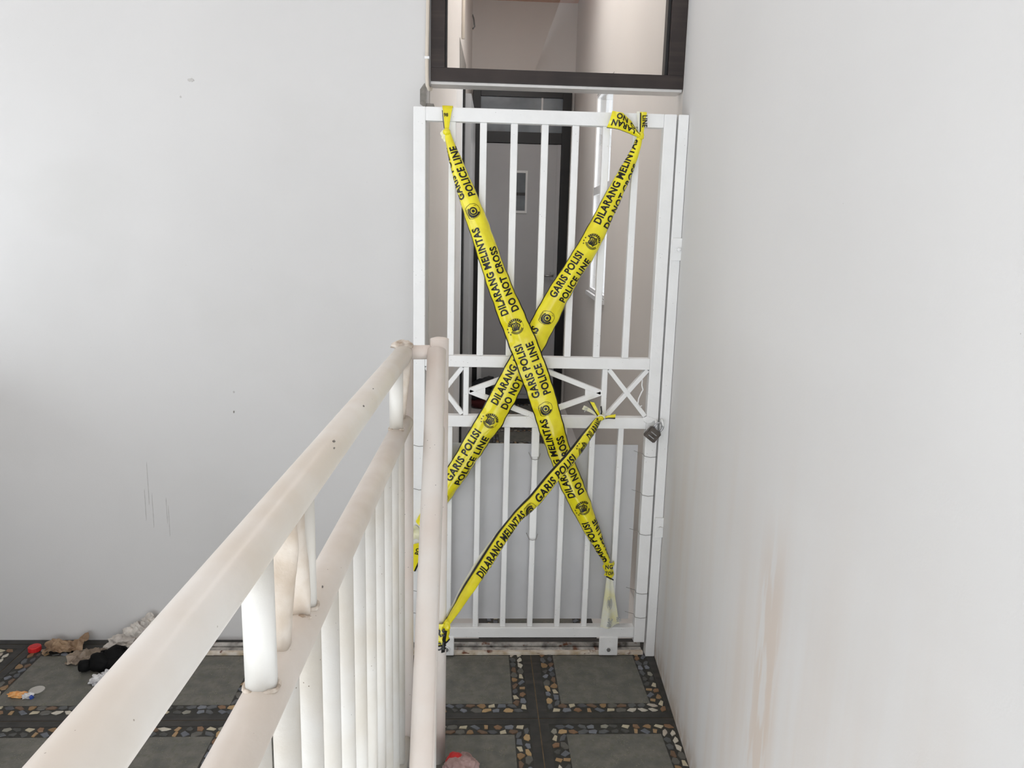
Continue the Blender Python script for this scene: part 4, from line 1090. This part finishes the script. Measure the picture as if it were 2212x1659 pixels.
# wrap round the stair post
bm = B(); rows = []
for k in range(13):
    a = math.radians(-175 + 215 * k / 12); zc = 0.398 + 0.018 * k / 12; hh = 0.052 - 0.016 * k / 12
    rr = RR + 0.008 + 0.002 * math.sin(k * 2.3)
    rows.append([bm.verts.new((PBX + (rr + 0.002 * math.sin(j * 2.1 + k)) * math.cos(a), PBY + (rr + 0.002 * math.sin(j * 2.1 + k)) * math.sin(a), zc + hh * (j / 6 - 0.5) * 2 * 0.75)) for j in range(7)])
FW = [[tuple(v.co) for v in r] for r in rows]
for a_, b_ in zip(rows, rows[1:]):
    for j in range(6): bm.faces.new((a_[j], a_[j + 1], b_[j + 1], b_[j]))
pw = obj('post_wrap', bm, M_yellow, tC, smooth=True)
for j0, j1 in ((0, 0.35),):
    bm = B()
    for k in range(12):
        q = []
        for kk, jj in ((k, 0), (k + 1, 0), (k + 1, 1), (k, 1)):
            v = Vector(FW[kk][jj]); v0 = Vector(FW[kk][0]); w_ = v0 + (v - v0) * 0.45; dr = Vector((w_.x - PBX, w_.y - PBY, 0)).normalized()
            q.append(bm.verts.new(w_ + dr * 0.001))
        bm.faces.new(q)
    obj('edge_stripe', bm, M_ink, pw)
for t, ang, z in (('CE', -100, 0.365), ('RS', -96, 0.405)):
    vv, ff = slice_mesh(*glyphs(t, 0.022, 0.85), 0.003, 0.03)
    obj('lettering', ([(PBX + (RR + 0.0122) * math.cos(math.radians(ang) + p[0] / 0.036), PBY + (RR + 0.0122) * math.sin(math.radians(ang) + p[0] / 0.036), z + p[1]) for p in vv], ff), M_ink, pw)
bm = B(); lump(bm, (-0.066, 1.978, 0.420), 0.009, 0.009, 0.016, 0.4, 2.4, 12.0, 3, False, True); obj('knot', bm, M_yellow, tC)
e4 = strip([(-0.072, 1.972, 0.420), (-0.078, 1.970, 0.390), (-0.080, 1.972, 0.352)], [(-0.064, 1.970, 0.420), (-0.068, 1.968, 0.390), (-0.070, 1.970, 0.356)], 'loose_end', M_ink, tC)

# ------------------------------------------------------------------ litter on the floor
cap = thing('bottle_cap', 'red plastic bottle cap lying by the left wall', 'bottle cap', (-1.544, 2.600, 0))
bm = B(); n = 36
rr = [0.0205 + (0.0007 if k % 2 else 0.0) for k in range(n)]
ra = [bm.verts.new((-1.544 + rr[k] * math.cos(2 * math.pi * k / n), 2.600 + rr[k] * math.sin(2 * math.pi * k / n), 0.0)) for k in range(n)]
rb = [bm.verts.new((-1.544 + rr[k] * math.cos(2 * math.pi * k / n), 2.600 + rr[k] * math.sin(2 * math.pi * k / n), 0.014)) for k in range(n)]
rc = [bm.verts.new((-1.544 + 0.018 * math.cos(2 * math.pi * k / n), 2.600 + 0.018 * math.sin(2 * math.pi * k / n), 0.0165)) for k in range(n)]
for k in range(n):
    bm.faces.new((ra[k], ra[(k + 1) % n], rb[(k + 1) % n], rb[k])); bm.faces.new((rb[k], rb[(k + 1) % n], rc[(k + 1) % n], rc[k]))
bm.faces.new(rc); bm.faces.new(ra[::-1])
obj('cap_shell', bm, M_red, cap)
bm = B(); tube(bm, [(-1.544, 2.600, 0.0166), (-1.544, 2.600, 0.0174)], 0.0135, 24); obj('cap_top', bm, M_red, cap)

def crumple(name, label, cat, c, lx, ly, hz, rot, m, seed, n=16, group=None):
    """a crumpled thin sheet lying on the floor"""
    bm = B(); g = []
    for i in range(n + 1):
        row = []
        for j in range(n + 1):
            u, v = i / n - 0.5, j / n - 0.5
            e = 1 + 0.22 * mnoise.noise(Vector((i * 0.4 + seed, j * 0.4, seed)))
            x, y = u * lx * e, v * ly * e
            z = hz * abs(mnoise.noise(Vector((u * 3 + seed, v * 3, seed * 2)))) + 0.4 * hz * abs(mnoise.noise(Vector((u * 13 + seed, v * 13, 3.3)))) + 0.001
            row.append(bm.verts.new((c[0] + x * math.cos(rot) - y * math.sin(rot), c[1] + x * math.sin(rot) + y * math.cos(rot), c[2] + z)))
        g.append(row)
    for i in range(n):
        for j in range(n): bm.faces.new((g[i][j], g[i + 1][j], g[i + 1][j + 1], g[i][j + 1]))
    o = obj(name, bm, m); s = o.modifiers.new('thickness', 'SOLIDIFY'); s.thickness = 0.0012
    return tag(o, label, cat, group)
crumple('plastic_wrapper', 'brown dried wrapper against the left wall beside the red cap', 'wrapper', (-1.44, 2.608, 0), 0.13, 0.075, 0.05, 0.15, M_leaf, 1.7)
crumple('plastic_wrapper', 'flattened tan clear wrapper just left of the black plastic piece', 'wrapper', (-1.335, 2.552, 0), 0.13, 0.085, 0.03, 0.35, M_card, 5.2)
# tall crumpled white plastic leaning on the wall
def heap(name, label, cat, pts, m, seed):
    bm = B()
    for i, (x, y, z, rx, ry, rz) in enumerate(pts): lump(bm, (x, y, z), rx, ry, rz, 0.55, 2.2, seed + i * 3.1, 4)
    return tag(obj(name, bm, m), label, cat)
heap('crumpled_bag', 'crumpled white plastic bag heaped against the left wall behind the rail', 'bag',
     [(-1.235, 2.60, 0.0, 0.050, 0.035, 0.030), (-1.19, 2.62, 0.0, 0.048, 0.030, 0.048), (-1.155, 2.632, 0.03, 0.034, 0.022, 0.046), (-1.12, 2.63, 0.0, 0.05, 0.026, 0.045)], M_paper, 2.0)
heap('crumpled_foil', 'small crumpled white foil on the floor in front of the black piece', 'foil',
     [(-1.225, 2.395, 0.0, 0.026, 0.020, 0.014), (-1.195, 2.41, 0.0, 0.026, 0.024, 0.020), (-1.17, 2.43, 0.0, 0.022, 0.022, 0.018)], M_foil, 7.0)
bp = thing('black_plastic_piece', 'matt black plastic piece with a stubby round end on the left floor', 'litter', (-1.23, 2.49, 0))
bm = B(); tube(bm, [(-1.318, 2.462, 0.021), (-1.300, 2.463, 0.022), (-1.285, 2.465, 0.024)], [0.019, 0.020, 0.017], 18); obj('round_end', bm, M_bkplastic, bp)
bm = B()
for i, (x, y, rx, ry, rz) in enumerate(((-1.255, 2.480, 0.042, 0.035, 0.034), (-1.215, 2.500, 0.045, 0.038, 0.040), (-1.165, 2.505, 0.045, 0.036, 0.036), (-1.20, 2.475, 0.05, 0.03, 0.028))):
    lump(bm, (x, y, 0), rx, ry, rz, 0.25, 1.8, 20 + i * 2.2, 3, smooth=True)
obj('body', bm, M_bkplastic, bp)
for i, x in enumerate((-1.262, -1.245, -1.228, -1.211, -1.194)):
    bm = B(); tube(bm, [(x, 2.475 + 0.0 * i, 0.02), (x + 0.004, 2.495, 0.055 + 0.004 * i), (x + 0.006, 2.525, 0.04)], 0.006, 8); obj('ridge', bm, M_bkplastic, bp, smooth=True)
bm = B(); n = 28
prism(bm, [(-1.404 + 0.0235 * (1 + 0.03 * math.sin(3 * a)) * math.cos(a), 2.352 + 0.0235 * math.sin(a), 0.0005) for a in [2 * math.pi * k / n for k in range(n)]], (0, 0, 0.0025))
bmesh.ops.bevel(bm, geom=list(bm.edges), offset=0.0007, segments=1, affect='EDGES')
tag(obj('round_disc', bm, M_disc), 'pale round flat disc lying beside the orange wrapper', 'disc')
ow = thing('snack_wrapper', 'small torn orange wrapper with white and blue end', 'wrapper', (-1.42, 2.318, 0))
bm = B(); lump(bm, (-1.442, 2.318, 0), 0.028, 0.011, 0.010, 0.5, 2.4, 31, 3); obj('orange_twist', bm, M_orangewrap, ow)
bm = B(); lump(bm, (-1.410, 2.313, 0), 0.016, 0.012, 0.009, 0.6, 2.6, 34, 3); obj('white_end', bm, M_foil, ow)
bm = B(); lump(bm, (-1.396, 2.307, 0), 0.006, 0.007, 0.007, 0.4, 2.4, 37, 2); obj('blue_end', bm, M_blue, ow)
mb_ = thing('plastic_bag', 'mauve plastic bag with red print at the foot of the railing post', 'bag', (-0.02, 1.93, 0))
bm = B(); lump(bm, (-0.018, 1.905, 0), 0.050, 0.050, 0.042, 0.28, 1.8, 41, 4); lump(bm, (0.020, 1.875, 0), 0.035, 0.030, 0.022, 0.35, 2.0, 45, 4); obj('bag_body', bm, M_mauve, mb_)
bm = B(); lump(bm, (-0.036, 1.920, 0.016), 0.028, 0.038, 0.034, 0.2, 1.8, 43, 3); obj('red_print', bm, M_red, mb_)
# dark bag by the far door
bb = thing('dark_bag', 'black cloth bag slumped on the corridor floor by the end door', 'bag', (0.10, 6.60, 0))
bm = B(); lump(bm, (0.105, 6.60, 0.055), 0.135, 0.09, 0.115, 0.28, 1.9, 51, 4, smooth=True); obj('bag_body', bm, M_bagblk, bb)
bm = B(); tube(bm, [(0.0, 6.53, 0.14), (0.05, 6.50, 0.20), (0.12, 6.50, 0.215), (0.19, 6.52, 0.16)], 0.010, 8); obj('bag_strap', bm, M_bagblk, bb, smooth=True)
bm = B(); lump(bm, (0.11, 6.60, 0.0), 0.145, 0.095, 0.055, 0.2, 1.9, 55, 3, smooth=True); obj('maroon_base', bm, M_maroon, bb)
